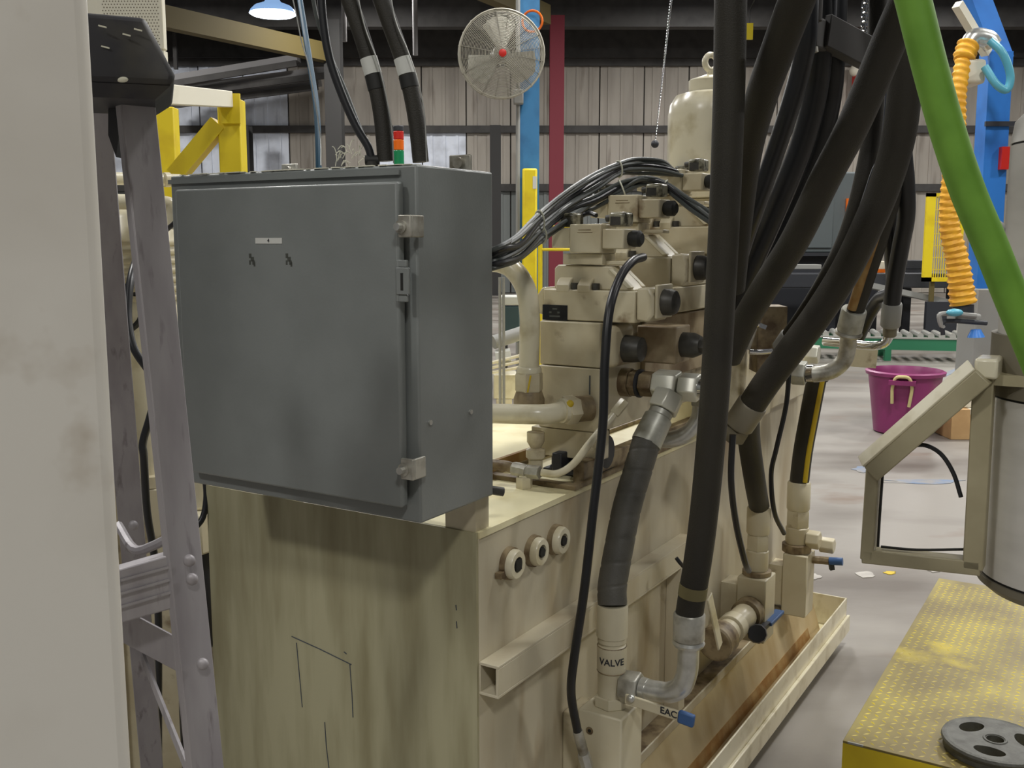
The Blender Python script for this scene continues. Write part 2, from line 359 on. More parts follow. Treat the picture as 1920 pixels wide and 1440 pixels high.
# high-bay lamps: shade, lens, light
def lamp_at(x, y, first=None):
    label = 'glowing blue-white high-bay lamp under the roof at upper left' if (x, y) == (-4.53, 20.0) else 'unseen high-bay lamp placed above the hall to light it'
    if first is None:
        t = thing('high_bay_lamp', label, 'lamp', (x, y, LAMP_Z), 'high-bay lamps')
        o = Vector((x, y, LAMP_Z))
        obj('lamp_shade', MB().lathe_w(o, Vector((0, 0, 1)), [(.44, 0), (.42, .05), (.34, .13), (.16, .2), (.1, .3)], 28), 'bloom', t)
        obj('lamp_lens', MB().lathe_w(o - Vector((0, 0, .06)), Vector((0, 0, 1)), [(.2, 0), (.4, .03), (.44, .055)], 28), 'lens', t)
        obj('hanger_rod', MB().cyl(o + Vector((0, 0, .29)), (x, y, 8.4 + (LAMP_Z - LOW_LAMP_Z) * 0), .02, n=8, world=True), 'steeldark', t)
        li = bpy.data.lights.new('lamp_light', 'AREA'); li.shape = 'DISK'; li.size = 1.1; li.energy = LAMP_POWER; li.color = (1.0, .975, .93)
        lo = bpy.data.objects.new('lamp_light', li); COL.objects.link(lo); lo.parent = t; lo.location = (0, 0, -.1)
        return t
    t = copy_tree(first); t.location = (x, y, LOW_LAMP_Z if y == 20.0 else LAMP_Z); t['label'] = label; return t
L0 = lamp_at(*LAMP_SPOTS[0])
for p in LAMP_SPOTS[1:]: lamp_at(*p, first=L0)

# ================================================================== FAR OBJECTS
# fan on blue post
bx = wy(992, 300, 10.6).x
t = thing('blue_post', 'tall blue steel post behind the round fan', 'post', (bx, 10.6, 0))
obj('web', MB().box(bx - .02, bx + .02, 10.5, 10.72, 0, 7.95), 'blue', t)
obj('flange', MB().box(bx - .13, bx + .1, 10.47, 10.5, 0, 7.95), 'blue', t); obj('flange', MB().box(bx - .13, bx + .1, 10.72, 10.75, 0, 7.95), 'blue', t)
obj('conduit', MB().cyl((bx - .115, 10.44, 0), (bx - .115, 10.44, 7.95), .022, n=10), 'machl', t)
obj('hose_coil', MB().torus(wy(998, 40, 10.42), (.2, 1, .1), .1, .012, 24, 6, True), 'orange', t)
gy = 10.33; gx = wy(993, 400, gy).x
ztop = wy(993, 316, gy).z
g = thing('guard_post', 'bright yellow steel guard post in front of the blue post', 'guard post', (gx, gy, 0))
obj('post_tube', MB().box(gx - .075, gx + .075, gy - .05, gy + .05, 0.02, ztop), 'yellow', g, bev=.02); obj('base_plate', MB().box(gx - .14, gx + .14, gy - .12, gy + .12, 0, .02), 'yellow', g)
obj('sticker', MB().box(gx + .03, gx + .07, gy - .053, gy - .05, ztop - .2, ztop - .08), 'label', g)
rx = wy(1013, 450, 9.4).x
g = thing('handrail', 'thin yellow handrail with a crossbar beside the yellow guard post', 'railing', (rx, 9.4, 0))
obj('rail_post', MB().cyl((rx, 9.4, 0), (rx, 9.4, wy(1013, 418, 9.4).z), .022, n=10), 'yellow', g)
obj('rail_post', MB().cyl((rx + .7, 9.4, 0), (rx + .7, 9.4, wy(1013, 418, 9.4).z), .022, n=10), 'yellow', g)
for yy in (425, 468): obj('crossbar', MB().cyl((rx, 9.4, wy(1013, yy, 9.4).z), (rx + .7, 9.4, wy(1013, yy, 9.4).z), .014, n=8), 'yellow', g)
fc = wy(940, 102, 10.0)
fan = thing('cage_fan', 'round caged fan with a red centre on the blue post', 'fan', fc)
ax = Vector((0.12, -1, -.05)).normalized(); R = .405
mb = MB()
for k in range(1, 31): mb.torus(fc + ax * (.11 - .05 * (k / 30) ** 2), ax, R * k / 30, .0033 if k < 30 else .009, 40, 4, True)
for s_ in (1, -1):
    u = ax.orthogonal().normalized(); v = ax.cross(u)
    for k in range(20):
        a = 2 * math.pi * k / 20; d = u * math.cos(a) + v * math.sin(a)
        mb.tube([fc + ax * .11, fc + ax * .095 + d * R * .6, fc + ax * .06 + d * R, fc - ax * .06 + d * R], .0045 if k % 2 else .0028, 4, 3, world=True)
mb.torus(fc - ax * .06, ax, R, .008, 40, 5, True)
obj('guard', mb, 'fanw', fan)
mb = MB()
for k in range(3):
    a0 = 2 * math.pi * k / 3 + 1.9; vs = []
    for j in range(7):
        a = a0 + (j / 6 - .5) * 1.15
        for rr in (.09, .36):
            d = u * math.cos(a) + v * math.sin(a); vs.append(fc + d * rr * (1 - .05 * abs(j - 3)) + ax * ((j / 6 - .5) * .09)); 
    vs2 = [p - ax * .006 for p in vs]; n = len(vs)
    fs = [(2 * j, 2 * j + 1, 2 * j + 3, 2 * j + 2) for j in range(6)] + [(n + 2 * j, n + 2 * j + 2, n + 2 * j + 3, n + 2 * j + 1) for j in range(6)]
    rim = [2 * j for j in range(7)] + [2 * j + 1 for j in range(6, -1, -1)]
    fs += [(rim[i], rim[(i + 1) % 14], n + rim[(i + 1) % 14], n + rim[i]) for i in range(14)]
    b_ = MB().raw(vs, fs) if False else MB().raw(vs + vs2, fs); obj('blade', b_, 'fanblade', fan)
obj('hub', MB().lathe_w(fc - ax * .05, ax, [(.07, 0), (.09, .04), (.08, .09), (.03, .11)], 18), 'fanblade', fan)
obj('badge', MB().lathe_w(fc + ax * .108, ax, [(.036, 0), (.036, .008), (.02, .012)], 16), 'redb', fan)
obj('motor', MB().lathe_w(fc - ax * .3, ax, [(.07, 0), (.09, .04), (.09, .2), (.06, .25)], 18), 'machd', fan)
obj('bracket', MB().bar(fc - ax * .2, (bx, 10.47, fc.z - .1), .06, .06), 'machl', fan)
# junction box on the blue post
jb = wy(972, 182, 10.4); tag(obj('junction_box', MB().box(jb.x - .05, jb.x + .05, 10.36, 10.47, jb.z - .07, jb.z + .07), 'machl', bev=.01), 'small pale junction box under the fan on the blue post', 'box')

# signal tower behind the cabinet
sp = wy(748, 300, 6.0); st = thing('signal_tower', 'red orange and green signal tower light behind the cabinet', 'signal light', (sp.x, 6, 0))
zz = [wy(748, y, 6.0).z for y in (320, 282, 262, 246, 236)]
obj('pole', MB().cyl((sp.x, 6, 0), (sp.x, 6, zz[0]), .016, n=10), 'machd', st)
for a, b, m in ((0, 1, 'green'), (1, 2, 'orange'), (2, 3, 'redb'), (3, 4, 'machd')):
    obj('lens_segment' if b < 4 else 'cap', MB().cyl((sp.x, 6, zz[a]), (sp.x, 6, zz[b]), .03, n=18), m, st, bev=.004)
# hanging chain (steel chain) at upper centre
ca, cb = wy(1262, -30, 5.2), wy(1228, 270, 5.2)
ch = thing('lifting_chain', 'pale steel chain hanging at a slant above the valves', 'chain', cb)
mb = MB(); n = 110
for i in range(n):
    p = ca.lerp(cb, i / n); q = ca.lerp(cb, (i + 1.25) / n); d = (q - p).normalized(); sd = Vector((1, 0, 0)) if i % 2 else Vector((0, 1, 0)); sd *= .0042 * (1 - .6 * i / n)
    mb.tube([p + sd, q + sd, q - sd, p - sd, p + sd],   .0024 * (1 - .6 * i / n), 5, 2, world=True)
tp = ca + (ca - cb).normalized() * 4
mb.tube([ca, tp], .005, 6, 2, world=True)
o = obj('chain_links', mb, 'chrome', ch); o['kind'] = 'stuff'
obj('hook_block', MB().ball(cb, .02, world=True), 'machd', ch)

# yellow portal frame with white beam, far left
YF = 5.0
pf = thing('portal_frame', 'yellow steel portal frame with a white top beam', 'frame', (wy(425, 300, YF).x, YF, 0))
def pxbox(x0, x1, y0, y1, Y, d): a, b = wy(x0, y0, Y), wy(x1, y1, Y); return MB().box(a.x, b.x, Y, Y + d, b.z, a.z)
a = wy(425, 175, YF)
obj('post', MB().box(a.x - .055, a.x + .055, YF + .02, YF + .13, 0, a.z - .02), 'yellow', pf, bev=.006)
obj('gusset_plate', MB().box(a.x - .03, a.x + .06, YF, YF + .02, a.z - .14, a.z), 'yellow', pf)
for q in (.03, .05): obj('bolt', MB().cyl((a.x + .005, YF - .008, a.z - q), (a.x + .005, YF, a.z - q), .006, n=6), 'machd', pf)
obj('top_beam', MB().bar(wy(292, 176, YF - 1.1), wy(421, 186, YF), .08, .075), 'perf', pf, bev=.004)
b = wy(308, 200, YF + .9)
obj('post', MB().box(b.x - .05, b.x + .05, YF + .9, YF + 1.0, 0, b.z), 'yellow', pf, bev=.006)
obj('brace', MB().bar(wy(330, 330, YF + .06), wy(412, 232, YF + .06), .08, .09, (0, 1, 0)), 'yellow', pf)
# perforated panel hanging top left
YP = 3.0
pp = thing('perforated_panel', 'off-white perforated panel hanging above the black ladder cap', 'panel', wy(247, 90, YP))
a, b = wy(150, -60, YP), wy(306, 60, YP)
zb = wy(250, 92, YP).z
obj('sheet', MB().box(a.x, b.x, YP, YP + .03, zb, a.z + .25), 'perf', pp, bev=.003)
mb = MB()
for i in range(19):
    for j in range(26):
        x = b.x - .012 - i * .0085 - (j % 2) * .004; z = zb + .012 + j * .0085
        if x > a.x + .01: mb.box(x - .0017, x + .0017, YP - .0006, YP + .001, z - .0017, z + .0017)
o = obj('perforations', mb, 'hole', pp, smooth=False); o['kind'] = 'stuff'
obj('lower_strip', MB().box(b.x - .03, b.x, YP - .002, YP + .03, zb - .05, zb - .004), 'perf', pp)
for xx in (a.x + .02, b.x - .03): obj('hanger_rod', MB().cyl((xx, YP + .015, a.z + .25), (xx, YP + .015, 8.4), .008, n=8), 'steeldark', pp)

# far machines behind the hoses
def pbox(mb, x0, x1, y0, y1, Y, d): a, b = wy(x0, y0, Y), wy(x1, y1, Y); return mb.box(a.x, b.x, Y, Y + d, b.z, a.z)
YM = 17.0
a = wy(1560, 500, YM)
mc = thing('machine_cabinet', 'grey-green machine enclosure seen between the hoses at the back', 'machine', (a.x, YM, 0))
obj('enclosure', pbox(MB(), 1440, 1640, 322, 474, YM, 1.5), 'mach', mc, bev=.03)
obj('door_panel', pbox(MB(), 1500, 1560, 340, 465, YM - .04, .04), 'mach', mc, bev=.01)
a_, b_ = wy(1436, 480, YM + .1), wy(1645, 572, YM + .1); obj('base', MB().box(a_.x, b_.x, YM + .1, YM + 1.4, 0, a_.z), 'machd', mc)
obj('shelf', pbox(MB(), 1430, 1650, 474, 480, YM - .15, 1.6), 'machd', mc)
obj('sign', pbox(MB(), 1588, 1602, 372, 408, YM - .05, .05), 'orange', mc)
YM = 15.5; a = wy(1690, 520, YM)
wb = thing('work_bench', 'dark steel bench with a pale sloping plate behind the conveyor', 'bench', (a.x, YM, 0))
obj('bench_body', pbox(MB(), 1400, 1790, 512, 540, YM, 1.0), 'machd', wb, bev=.02)
obj('ramp_plate', MB().bar(wy(1560, 520, YM - .3), wy(1800, 572, YM - .3), .6, .08), 'machl', wb)
for x in (1420, 1560, 1700, 1785):
    p = wy(x, 540, YM + .4); obj('leg', MB().box(p.x - .06, p.x + .06, YM + .35, YM + .47, 0, p.z), 'machd', wb)
for nm, x0, x1, y0, y1, Y, m, lab in (('tool_crate', 1638, 1664, 490, 508, 15.7, 'paper', 'white parcel with an orange base on the far dark bench'), ('tool_box', 1484, 1540, 496, 513, 15.7, 'machl', 'flat pale tool box on the far dark bench'), ('tool_box', 1700, 1745, 488, 513, 15.8, 'machd', 'dark tool box on the bench behind the yellow guard')):
    a_ = wy(x0, y0, Y); q = thing(nm, lab, 'box', (a_.x, Y, wy(x0, 512, 15.5).z))
    zb_ = wy(1600, 512, 15.5).z
    b_ = wy(x1, y1, Y); obj('body', MB().box(a_.x, b_.x, Y, Y + .3, zb_ + .05, a_.z), m, q, bev=.01); obj('base', MB().box(a_.x - .01, b_.x + .01, Y - .01, Y + .31, zb_, zb_ + .05), 'orange' if nm == 'tool_crate' else 'machd', q)
# yellow mesh guard
YG = 14.7
mg = thing('mesh_guard', 'yellow wire mesh guard gate beside the ribbed duct', 'guard', (wy(1760, 540, YG).x, YG, 0))
x0, x1 = wy(1734, 450, YG).x, wy(1806, 450, YG).x; z0, z1g = wy(1760, 528, YG).z, wy(1760, 362, YG).z
fr = [('frame_bar', x0, x0 + .13, z0, z1g), ('frame_bar', x1 - .05, x1, z0, z1g), ('frame_bar', x0, x1, z0, z0 + .06), ('frame_bar', x0, x1, z1g - .05, z1g)]
for nme, p, q, r_, s_ in fr: obj(nme, MB().box(p, q, YG, YG + .05, r_, s_), 'yellow', mg)
mb = MB()
for i in range(1, 16): mb.box(x0 + .02 + i * .034, x0 + .03 + i * .034, YG + .02, YG + .028, z0, z1g)
for i in range(1, 8): mb.box(x0, x1, YG + .018, YG + .024, z0 + i * .17, z0 + .008 + i * .17)
obj('wire_mesh', mb, 'yellow', mg)
zl = wy(1760, 566, YG).z
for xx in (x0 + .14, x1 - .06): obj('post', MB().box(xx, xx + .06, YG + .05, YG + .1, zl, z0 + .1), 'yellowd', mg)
obj('stand', MB().box(x0 + .1, x1, YG + .04, YG + .12, 0, zl), 'machd', mg)
# conveyor of steel rollers on green frame
ca_, cb_ = wy(1100, 618, 13.6), wy(1905, 642, 12.6)
zc = .33
P0, P1 = Vector((ca_.x, 13.9, zc)), Vector((cb_.x, 12.75, zc)); dr = (P1 - P0).normalized(); nr = Vector((-dr.y, dr.x, 0))
cv = thing('roller_conveyor', 'low roller conveyor with a green side rail across the far floor', 'conveyor', (P0.x, P0.y, 0))
for s_ in (0, .62):
    obj('side_rail', MB().bar(P0 + nr * s_ - Vector((0, 0, .11)), P1 + nr * s_ - Vector((0, 0, .11)), .05, .15), 'cgreen', cv)
    obj('rail_flange', MB().bar(P0 + nr * s_ - Vector((0, 0, .03)), P1 + nr * s_ - Vector((0, 0, .03)), .07, .02), 'roller', cv)
L = (P1 - P0).length; nro = int(L / .13); r0 = None
for i in range(nro):
    q = P0 + dr * (i * .13 + .06)
    if r0 is None: r0 = obj('roller', MB().cyl(q + nr * .03 - Vector((0, 0, .005)), q + nr * .59 - Vector((0, 0, .005)), .04, n=10), 'roller', cv); q0 = q
    else: share(r0, 'roller', cv, q - q0)
for f_ in (.03, .27, .5, .73, .97):
    for s_ in (0, .62):
        q = P0 + (P1 - P0) * f_ + nr * s_; obj('leg', MB().box(q.x - .04, q.x + .04, q.y - .03, q.y + .03, 0, zc - .18), 'cgreen', cv)
# tub, box
bc = wy(1705, 812, 8.0); bc = Vector((bc.x, 8.15, 0))
tb = thing('plastic_tub', 'round plum plastic tub with cream rope handles on the floor', 'tub', bc)
mb = MB(); prof = [(.2, 0), (.225, .01), (.285, .47), (.305, .475), (.31, .5), (.29, .51), (.27, .47), (.2, .03)]
obj('tub_body', mb.lathe_w(bc, Vector((0, 0, 1)), prof, 40), 'pink', tb)
for ang in (-2.0, 1.14):
    d = Vector((math.cos(ang), math.sin(ang), 0)); sd = Vector((-d.y, d.x, 0)); q = bc + d * .285
    obj('handle_lug', MB().bar(q + d * .02 - sd * .1 + Vector((0, 0, .44)), q + d * .02 + sd * .1 + Vector((0, 0, .44)), .07, .035), 'pink', tb)
    obj('rope_handle', MB().tube([q - sd * .07 + Vector((0, 0, .27)) + d * .0, q - sd * .072 + d * .02 + Vector((0, 0, .4)), q - sd * .05 + d * .03 + Vector((0, 0, .475)), q + d * .04 + Vector((0, 0, .49)), q + sd * .05 + d * .03 + Vector((0, 0, .475)), q + sd * .072 + d * .02 + Vector((0, 0, .4)), q + sd * .055 + Vector((0, 0, .25))], .013, 8, 4), 'rope', tb)
cbx = wy(1810, 822, 7.9)
bxo = thing('cardboard_box', 'tan cardboard box with white papers on top beside the plum tub', 'box', (cbx.x, 7.9, 0))
mb = MB(); mb.box(cbx.x - .16, cbx.x + .17, 7.8, 8.15, 0.0, .24); obj('carton', mb, 'card', bxo, bev=.004)
obj('flap', MB().bar((cbx.x - .2, 7.97, .25), (cbx.x - .15, 7.97, .245), .34, .008), 'card', bxo)
obj('tape', MB().box(cbx.x - .02, cbx.x + .03, 7.797, 8.15, .2, .242), 'paper', bxo)
tag(obj('paper_stack', MB().box(cbx.x - .05, cbx.x + .17, 7.86, 8.1, .243, .32), 'paper', bev=.01), 'stack of white paper on the cardboard box', 'paper')

# vacuum tube lifter on blue jib column
YV = 9.0
bxp = wy(1865, 300, YV)
vl = thing('jib_column', 'bright blue slanting jib column behind the grey cylinder', 'column', (wy(1850, 600, YV).x, YV, 0))
obj('column_tube', MB().bar((wy(1838, 640, YV).x, YV, 0.02), wy(1868, 100, YV), .2, .2, (0, 1, 0)), 'blue2', vl)
obj('jib_arm', MB().bar(wy(1876, 118, YV), wy(1822, -90, YV) + Vector((0, .2, 0)), .16, .18, (0, 1, 0)), 'blue2', vl)
q = wy(1864, 235, YV); obj('bolt_plate', MB().box(q.x - .13, q.x + .13, YV - .13, YV - .1, q.z - .02, q.z + .02), 'machd', vl)
q = wy(1850, 600, YV); obj('pedestal', MB().box(q.x - .18, q.x + .18, YV - .18, YV + .18, 0, wy(1850, 540, YV).z), 'machl', vl, bev=.01)
q = wy(1866, 300, YV); obj('red_switch', MB().box(q.x - .02, q.x + .06, YV - .16, YV - .1, q.z - .09, q.z + .1), 'redb', vl)
obj('jib_bar', MB().bar(wy(1795, 8, YV - .3), wy(1850, 100, YV - .1), .07, .07), 'perf', vl)
vt = thing('vacuum_lifter', 'yellow ribbed vacuum lifting tube with a gripper at its foot', 'lifter', wy(1805, 600, 8.6))
rib = lambda L_, a: 1 + .09 * math.sin(L_ * 2 * math.pi / .055 + a * 6.28)
pts = [wy(1816, 82, 8.7), wy(1805, 120, 8.65), wy(1797, 180, 8.6), wy(1795, 250, 8.6), wy(1782, 330, 8.6), wy(1780, 420, 8.6), wy(1795, 490, 8.6), wy(1806, 570, 8.6)]
rr = lambda f: .062 + .022 * max(0, f - .25) / .75 * 1.2
obj('bellows_tube', MB().tube(pts, lambda f: .085 if f < .12 else (.062 if .2 < f < .55 else .062 + .045 * min(1, abs(f - .12) if f < .2 else (f - .55) / .45)), 16, 22, rib), 'duct', vt)
obj('top_elbow', MB().tube([wy(1816, 86, 8.7), wy(1828, 70, 8.7), wy(1852, 74, 8.7), wy(1862, 86, 8.7)], .075, 14, 5), 'zinc', vt)
obj('blower_box', (lambda q: MB().box(q.x - .09, q.x + .09, 8.6, 8.85, q.z - .1, q.z + .1))(wy(1830, 133, 8.6)), 'paper', vt, bev=.03)
obj('air_hose', MB().tube([wy(1856, 76, 8.55), wy(1880, 100, 8.5), wy(1894, 140, 8.5), wy(1888, 168, 8.5), wy(1868, 158, 8.5), wy(1846, 125, 8.55)], .032, 10, 6), 'cyan', vt)
q = wy(1805, 596, 8.6)
obj('gripper_head', MB().cyl(wy(1806, 572, 8.6), wy(1806, 592, 8.6), .085, n=18), 'machd', vt)
obj('valve_body', MB().box(q.x - .1, q.x + .12, 8.5, 8.7, q.z - .03, q.z + .04), 'machl', vt, bev=.02)
obj('control_handle', MB().tube([wy(1768, 615, 8.5), wy(1762, 600, 8.5), wy(1768, 588, 8.5), wy(1830, 592, 8.5)], .022, 8, 5), 'machl', vt)
obj('blue_grip', MB().ball(wy(1790, 586, 8.45), .055, sc=(1.3, .8, .6), world=True), 'cyan', vt)
obj('suction_frame', MB().tube([wy(1768, 628, 8.5), wy(1768, 605, 8.5), wy(1790, 602, 8.5), wy(1850, 606, 8.5)], .02, 8, 5), 'machd', vt)
obj('suction_cup', MB().cyl(wy(1830, 632, 8.5), wy(1830, 618, 8.5), .07, .04, 16), 'blue2', vt)
# teal air hose and thin cables rising from behind the cabinet
tag(obj('air_hose', MB().tube([wy(556, -40, 4.2), wy(572, 60, 4.0), wy(583, 130, 3.9), wy(594, 210, 3.8), wy(598, 330, 3.7), wy(598, 420, 3.7), Vector((wy(598, 420, 3.7).x, 3.7, .02))], .011, 8, 5), 'teal'), 'thin teal air hose hanging down behind the cabinet', 'hose')
exec_parts = True

# ================================================================== TANK
TZ, TL, TW = 1.0, 2.24, .735
tank = thing('hydraulic_tank', 'large cream hydraulic oil tank with a dirty, shaded front', 'tank', KW((-.36, 1.1, .055)))
mk = lambda: MB(KW)
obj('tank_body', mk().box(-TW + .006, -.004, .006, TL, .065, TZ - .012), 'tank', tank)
obj('front_panel', mk().box(-TW, 0, 0, .006, .065, TZ), 'frontshade', tank)
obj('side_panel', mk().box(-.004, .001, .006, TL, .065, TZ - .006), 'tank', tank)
obj('top_plate', mk().box(-TW, .004, .006, TL + .006, TZ - .012, TZ + .0005), 'toplit', tank)
# side channel: hollow rail welded on the tank side
CH0, CH1 = .006, 1.02
mb = mk(); x0, x1, z0, z1c, tk = .001, .045, .676, .742, .006
mb.box(x0, x1, CH0, CH1, z1c - tk, z1c); mb.box(x0, x1, CH0, CH1, z0, z0 + tk); mb.box(x1 - tk, x1, CH0, CH1, z0 + tk, z1c - tk); mb.box(x0, x0 + .003, CH0, CH1, z0 + tk, z1c - tk)
obj('side_rail', mb, 'tank', tank, bev=.001); obj('rail_end_cap', mk().box(x0, x1, CH1, CH1 + .004, z0, z1c), 'tank', tank)
mb = mk(); mb.box(x0, x1, 1.3, TL - .02, z1c - tk, z1c); mb.box(x0, x1, 1.3, TL - .02, z0, z0 + tk); mb.box(x1 - tk, x1, 1.3, TL - .02, z0, z1c)
obj('stiffener', mk().box(.001, .045, .93, .975, .262, z0), 'tank', tank, bev=.002)
obj('lower_ledge', mk().box(.001, .05, .02, TL - .02, .232, .26), 'tank', tank, bev=.002); obj('ledge_dirt', mk().box(.0012, .046, .5, 1.9, .26, .2615), 'dirty', tank)
obj('lower_skirt', mk().prism([(.002, .231), (.048, .231), (.098, .068), (.002, .068)], .02, TL - .01), mat('oily_skirt_paint', C(190, 174, 138), .4, 0, C(168, 146, 106), 4, .42, .7, (2, 2, .8), coat=.15), tank)
# three plugs
for i, (yy, s_) in enumerate(((.112, 0), (.208, 1), (.302, 2))):
    c = (.001, yy, .912)
    p = obj('plug', mk().cyl((.001, yy, .911), (.012, yy, .911), .034, .033, 24), 'dirty', tank)
    obj('plug_ring', mk().lathe((.012, yy, .911), (.026, yy, .911), [(.030, 0), (.030, .6), (.027, 1), (.016, 1), (.016, .3)], 24), 'pipe', p)
    if i == 0: obj('square_socket', mk().box(.021, .0275, yy - .011, yy + .011, .900, .922), 'seal', p)
    else: obj('hex_socket', mk().cyl((.021, yy, .911), (.0275, yy, .911), .011, n=6), 'seal', p)
obj('plug_tag', mk().box(.002, .016, .062, .078, .893, .905), 'dirty', tank)
# pen marks on the front
def stroke(pl, wd=.0016, m='inkblue'):
    mb = mk(); P = [kp(a, b, y=-.0004) for a, b in pl]
    for a, b in zip(P, P[1:]): mb.bar((a[0], -.0008, a[2]), (b[0], -.0008, b[2]), .0012, wd, EX.cross(EY) if abs(b[2] - a[2]) < abs(b[0] - a[0]) else EX)
    obj('pen_mark', mb, m, tank, smooth=False)
for pl in ([(547, 1193), (600, 1217), (659, 1246)], [(556, 1205), (561, 1260), (567, 1326)], [(656, 1245), (660, 1300), (662, 1345)], [(609, 1354), (612, 1400), (617, 1440)], [(645, 1222), (650, 1226)], [(855, 1134), (856, 1144)], [(856, 1165), (857, 1178)]): stroke(pl)
# rust streak and dirt lip at the foot of the side
for z in (.45,): obj('sight_bolt', mk().cyl((.001, 2.16, z), (.03, 2.16, z), .012, n=10), 'seal', tank)
obj('rust_streak', mk().prism([(.081, .12), (.0837, .12), (.0945, .084), (.09, .084)], .1, TL - .14), 'rust', tank)
# drip tray with rails and feet
tray = thing('drip_tray', 'shallow cream drip tray with a raised rail around the tank foot', 'tray', KW((.1, 1.2, 0)))
TX, TE, LZ = .172, 2.32, .185
obj('tray_floor', mk().box(-TW - .06, TX, -.14, TE, .045, .065), 'toplit', tray)
obj('tray_rail', mk().box(TX - .006, TX, -.14, TE, .065, LZ), 'pipe', tray, bev=.002)
obj('tray_rail', mk().box(-TW - .06, TX, TE - .006, TE, .065, LZ), 'pipe', tray, bev=.002)
obj('tray_rail', mk().box(-TW - .06, TX, -.14, -.134, .065, LZ), 'pipe', tray, bev=.002)
obj('rail_fold', mk().box(TX, TX + .012, -.14, TE + .012, .05, .115), 'pipe', tray, bev=.003)
obj('rust_line', mk().box(.1, TX - .006, -.1, TE - .16, .065, .0705), 'rust', tray)
for yy in (.2, 1.2, 2.15):
    for xx in (.1, -TW - .005): obj('foot', mk().box(xx - .05, xx + .05, yy - .05, yy + .05, 0, .045), 'seal', tray)

# ================================================================== CABINET
CX0, CX1, CY0, CY1, CZ0, CZ1 = -.57, .02, -.2, .03, 1.07, 1.672
cab = thing('control_cabinet', 'grey steel electrical cabinet with a clamped door on the tank end', 'cabinet', KW((-.28, -.08, 1.0)))
obj('body', mk().box(CX0, CX1, CY0, CY1, CZ0, CZ1), 'grey', cab, bev=.004)
obj('rain_lip', mk().box(CX0, -.012, CY0 - .006, CY0, CZ1 - .016, CZ1 - .008), 'grey', cab)
d0x, d1x = kp(327, 352, y=-.226)[0], kp(744, 338, y=-.226)[0]; dz1 = kp(742, 340, y=-.226)[2]; dz0 = kp(752, 953, y=-.226)[2]
door = obj('door', mk().box(d0x, d1x, -.226, -.207, dz0, dz1), 'grey', cab, bev=.004)
obj('gasket', mk().box(d0x + .012, d1x - .012, -.207, -.2, dz0 + .012, dz1 - .012), 'greydark', cab)
a, b = kp(479, 446, y=-.2265), kp(529, 457, y=-.2265)
obj('door_label', mk().box(a[0], b[0], -.2272, -.226, b[2], a[2]), 'label', door)
text_mesh('door_label_print', '4', .009, lambda p: KW(((a[0] + b[0]) / 2 + p.x, -.2273 - p.z, (a[2] + b[2]) / 2 + p.y)), 'ink', door)
for px in (472, 541):
    q = kp(px, 486, y=-.2265); mb = mk()
    for dx, dz, w_ in ((-.004, .006, .003), (.001, 0, .004), (.004, -.006, .003), (-.005, -.006, .002), (.006, -.009, .002)): mb.box(q[0] + dx - w_, q[0] + dx + w_, -.2264, -.226, q[2] + dz - .004, q[2] + dz + .004)
    obj('scuff', mb, 'smudge', door)
# hinge/latch clamps on the right
for i, (px, py) in enumerate(((759, 424), (764, 880))):
    q = kp(px, py, y=-.235)
    c = obj('door_clamp', mk().box(q[0] - .013, q[0] + .013, -.237, -.231, q[2] - .018, q[2] + .018).box(q[0] + .007, q[0] + .013, -.231, -.2, q[2] - .018, q[2] + .018), 'zincd', cab, bev=.002)
    obj('clamp_screw', mk().cyl((q[0] - .006, -.25, q[2] - .001), (q[0] - .006, -.237, q[2] - .001), .0065, n=8), 'zinc', c)
    obj('clamp_washer', mk().cyl((q[0] - .006, -.24, q[2] - .001), (q[0] - .006, -.236, q[2] - .001), .011, n=14), 'zincd', c)
q = kp(757, 527, y=-.235)
ht = obj('hasp', mk().box(q[0] - .014, q[0] + .012, -.238, -.233, q[2] - .022, q[2] + .022).box(q[0] - .016, q[0] - .01, -.236, -.226, q[2] - .034, q[2] + .034).box(q[0] - .014, q[0] + .006, -.235, -.23, q[2] - .034, q[2] - .022).box(q[0] - .014, q[0] + .006, -.235, -.23, q[2] + .022, q[2] + .034), 'grey', cab, bev=.0015)
obj('hasp_slot', mk().box(q[0] - .004, q[0] + .001, -.2387, -.2379, q[2] - .015, q[2] + .013), 'seal', ht)
for px, py in ((805, 792), (881, 772)):
    q = kp(px, py, x=CX1); obj('side_screw', mk().cyl((CX1, q[1], q[2]), (CX1 + .004, q[1], q[2]), .0045, n=10), 'zinc', cab)
# ears on top, dust, mounting post, feet
for px, w_ in ((554, .021), (862, .024)):
    q = kp(px, 300, y=CY1 - .02 if px > 700 else CY1)
    e = obj('mounting_ear', mk().box(q[0] - w_, q[0] + w_, CY1 - .02, CY1 - .015, CZ1, CZ1 + .032), 'zincd', cab, bev=.002)
    obj('ear_bolt', mk().cyl((q[0] + .001, CY1 - .03, CZ1 + .017), (q[0] + .001, CY1 - .02, CZ1 + .017), .0105, n=10), 'zincd', e)
for px0, px1 in ((635, 690),):
    q0, q1 = kp(px0, 300, y=CY1 - .03), kp(px1, 300, y=CY1 - .03); obj('conduit_plate', mk().box(q0[0], q1[0] + .05, CY1 - .05, CY1 - .02, CZ1, CZ1 + .014), 'zincd', cab, bev=.002)
mb = mk()
for i in range(170):
    x = random.uniform(CX0 + .02, CX1 - .005); y = CY0 + random.random() ** 1.5 * .1 if i % 2 else CY0 + .003; s_ = random.uniform(.0012, .004); mb.box(x - s_ * 2, x + s_ * 2, y - s_, y + s_, CZ1, CZ1 + s_ * .5)
o = obj('dust_lint', mb, 'dust', cab); o['kind'] = 'stuff'
mb = mk(); a = kp(843, 985, z=1.0)
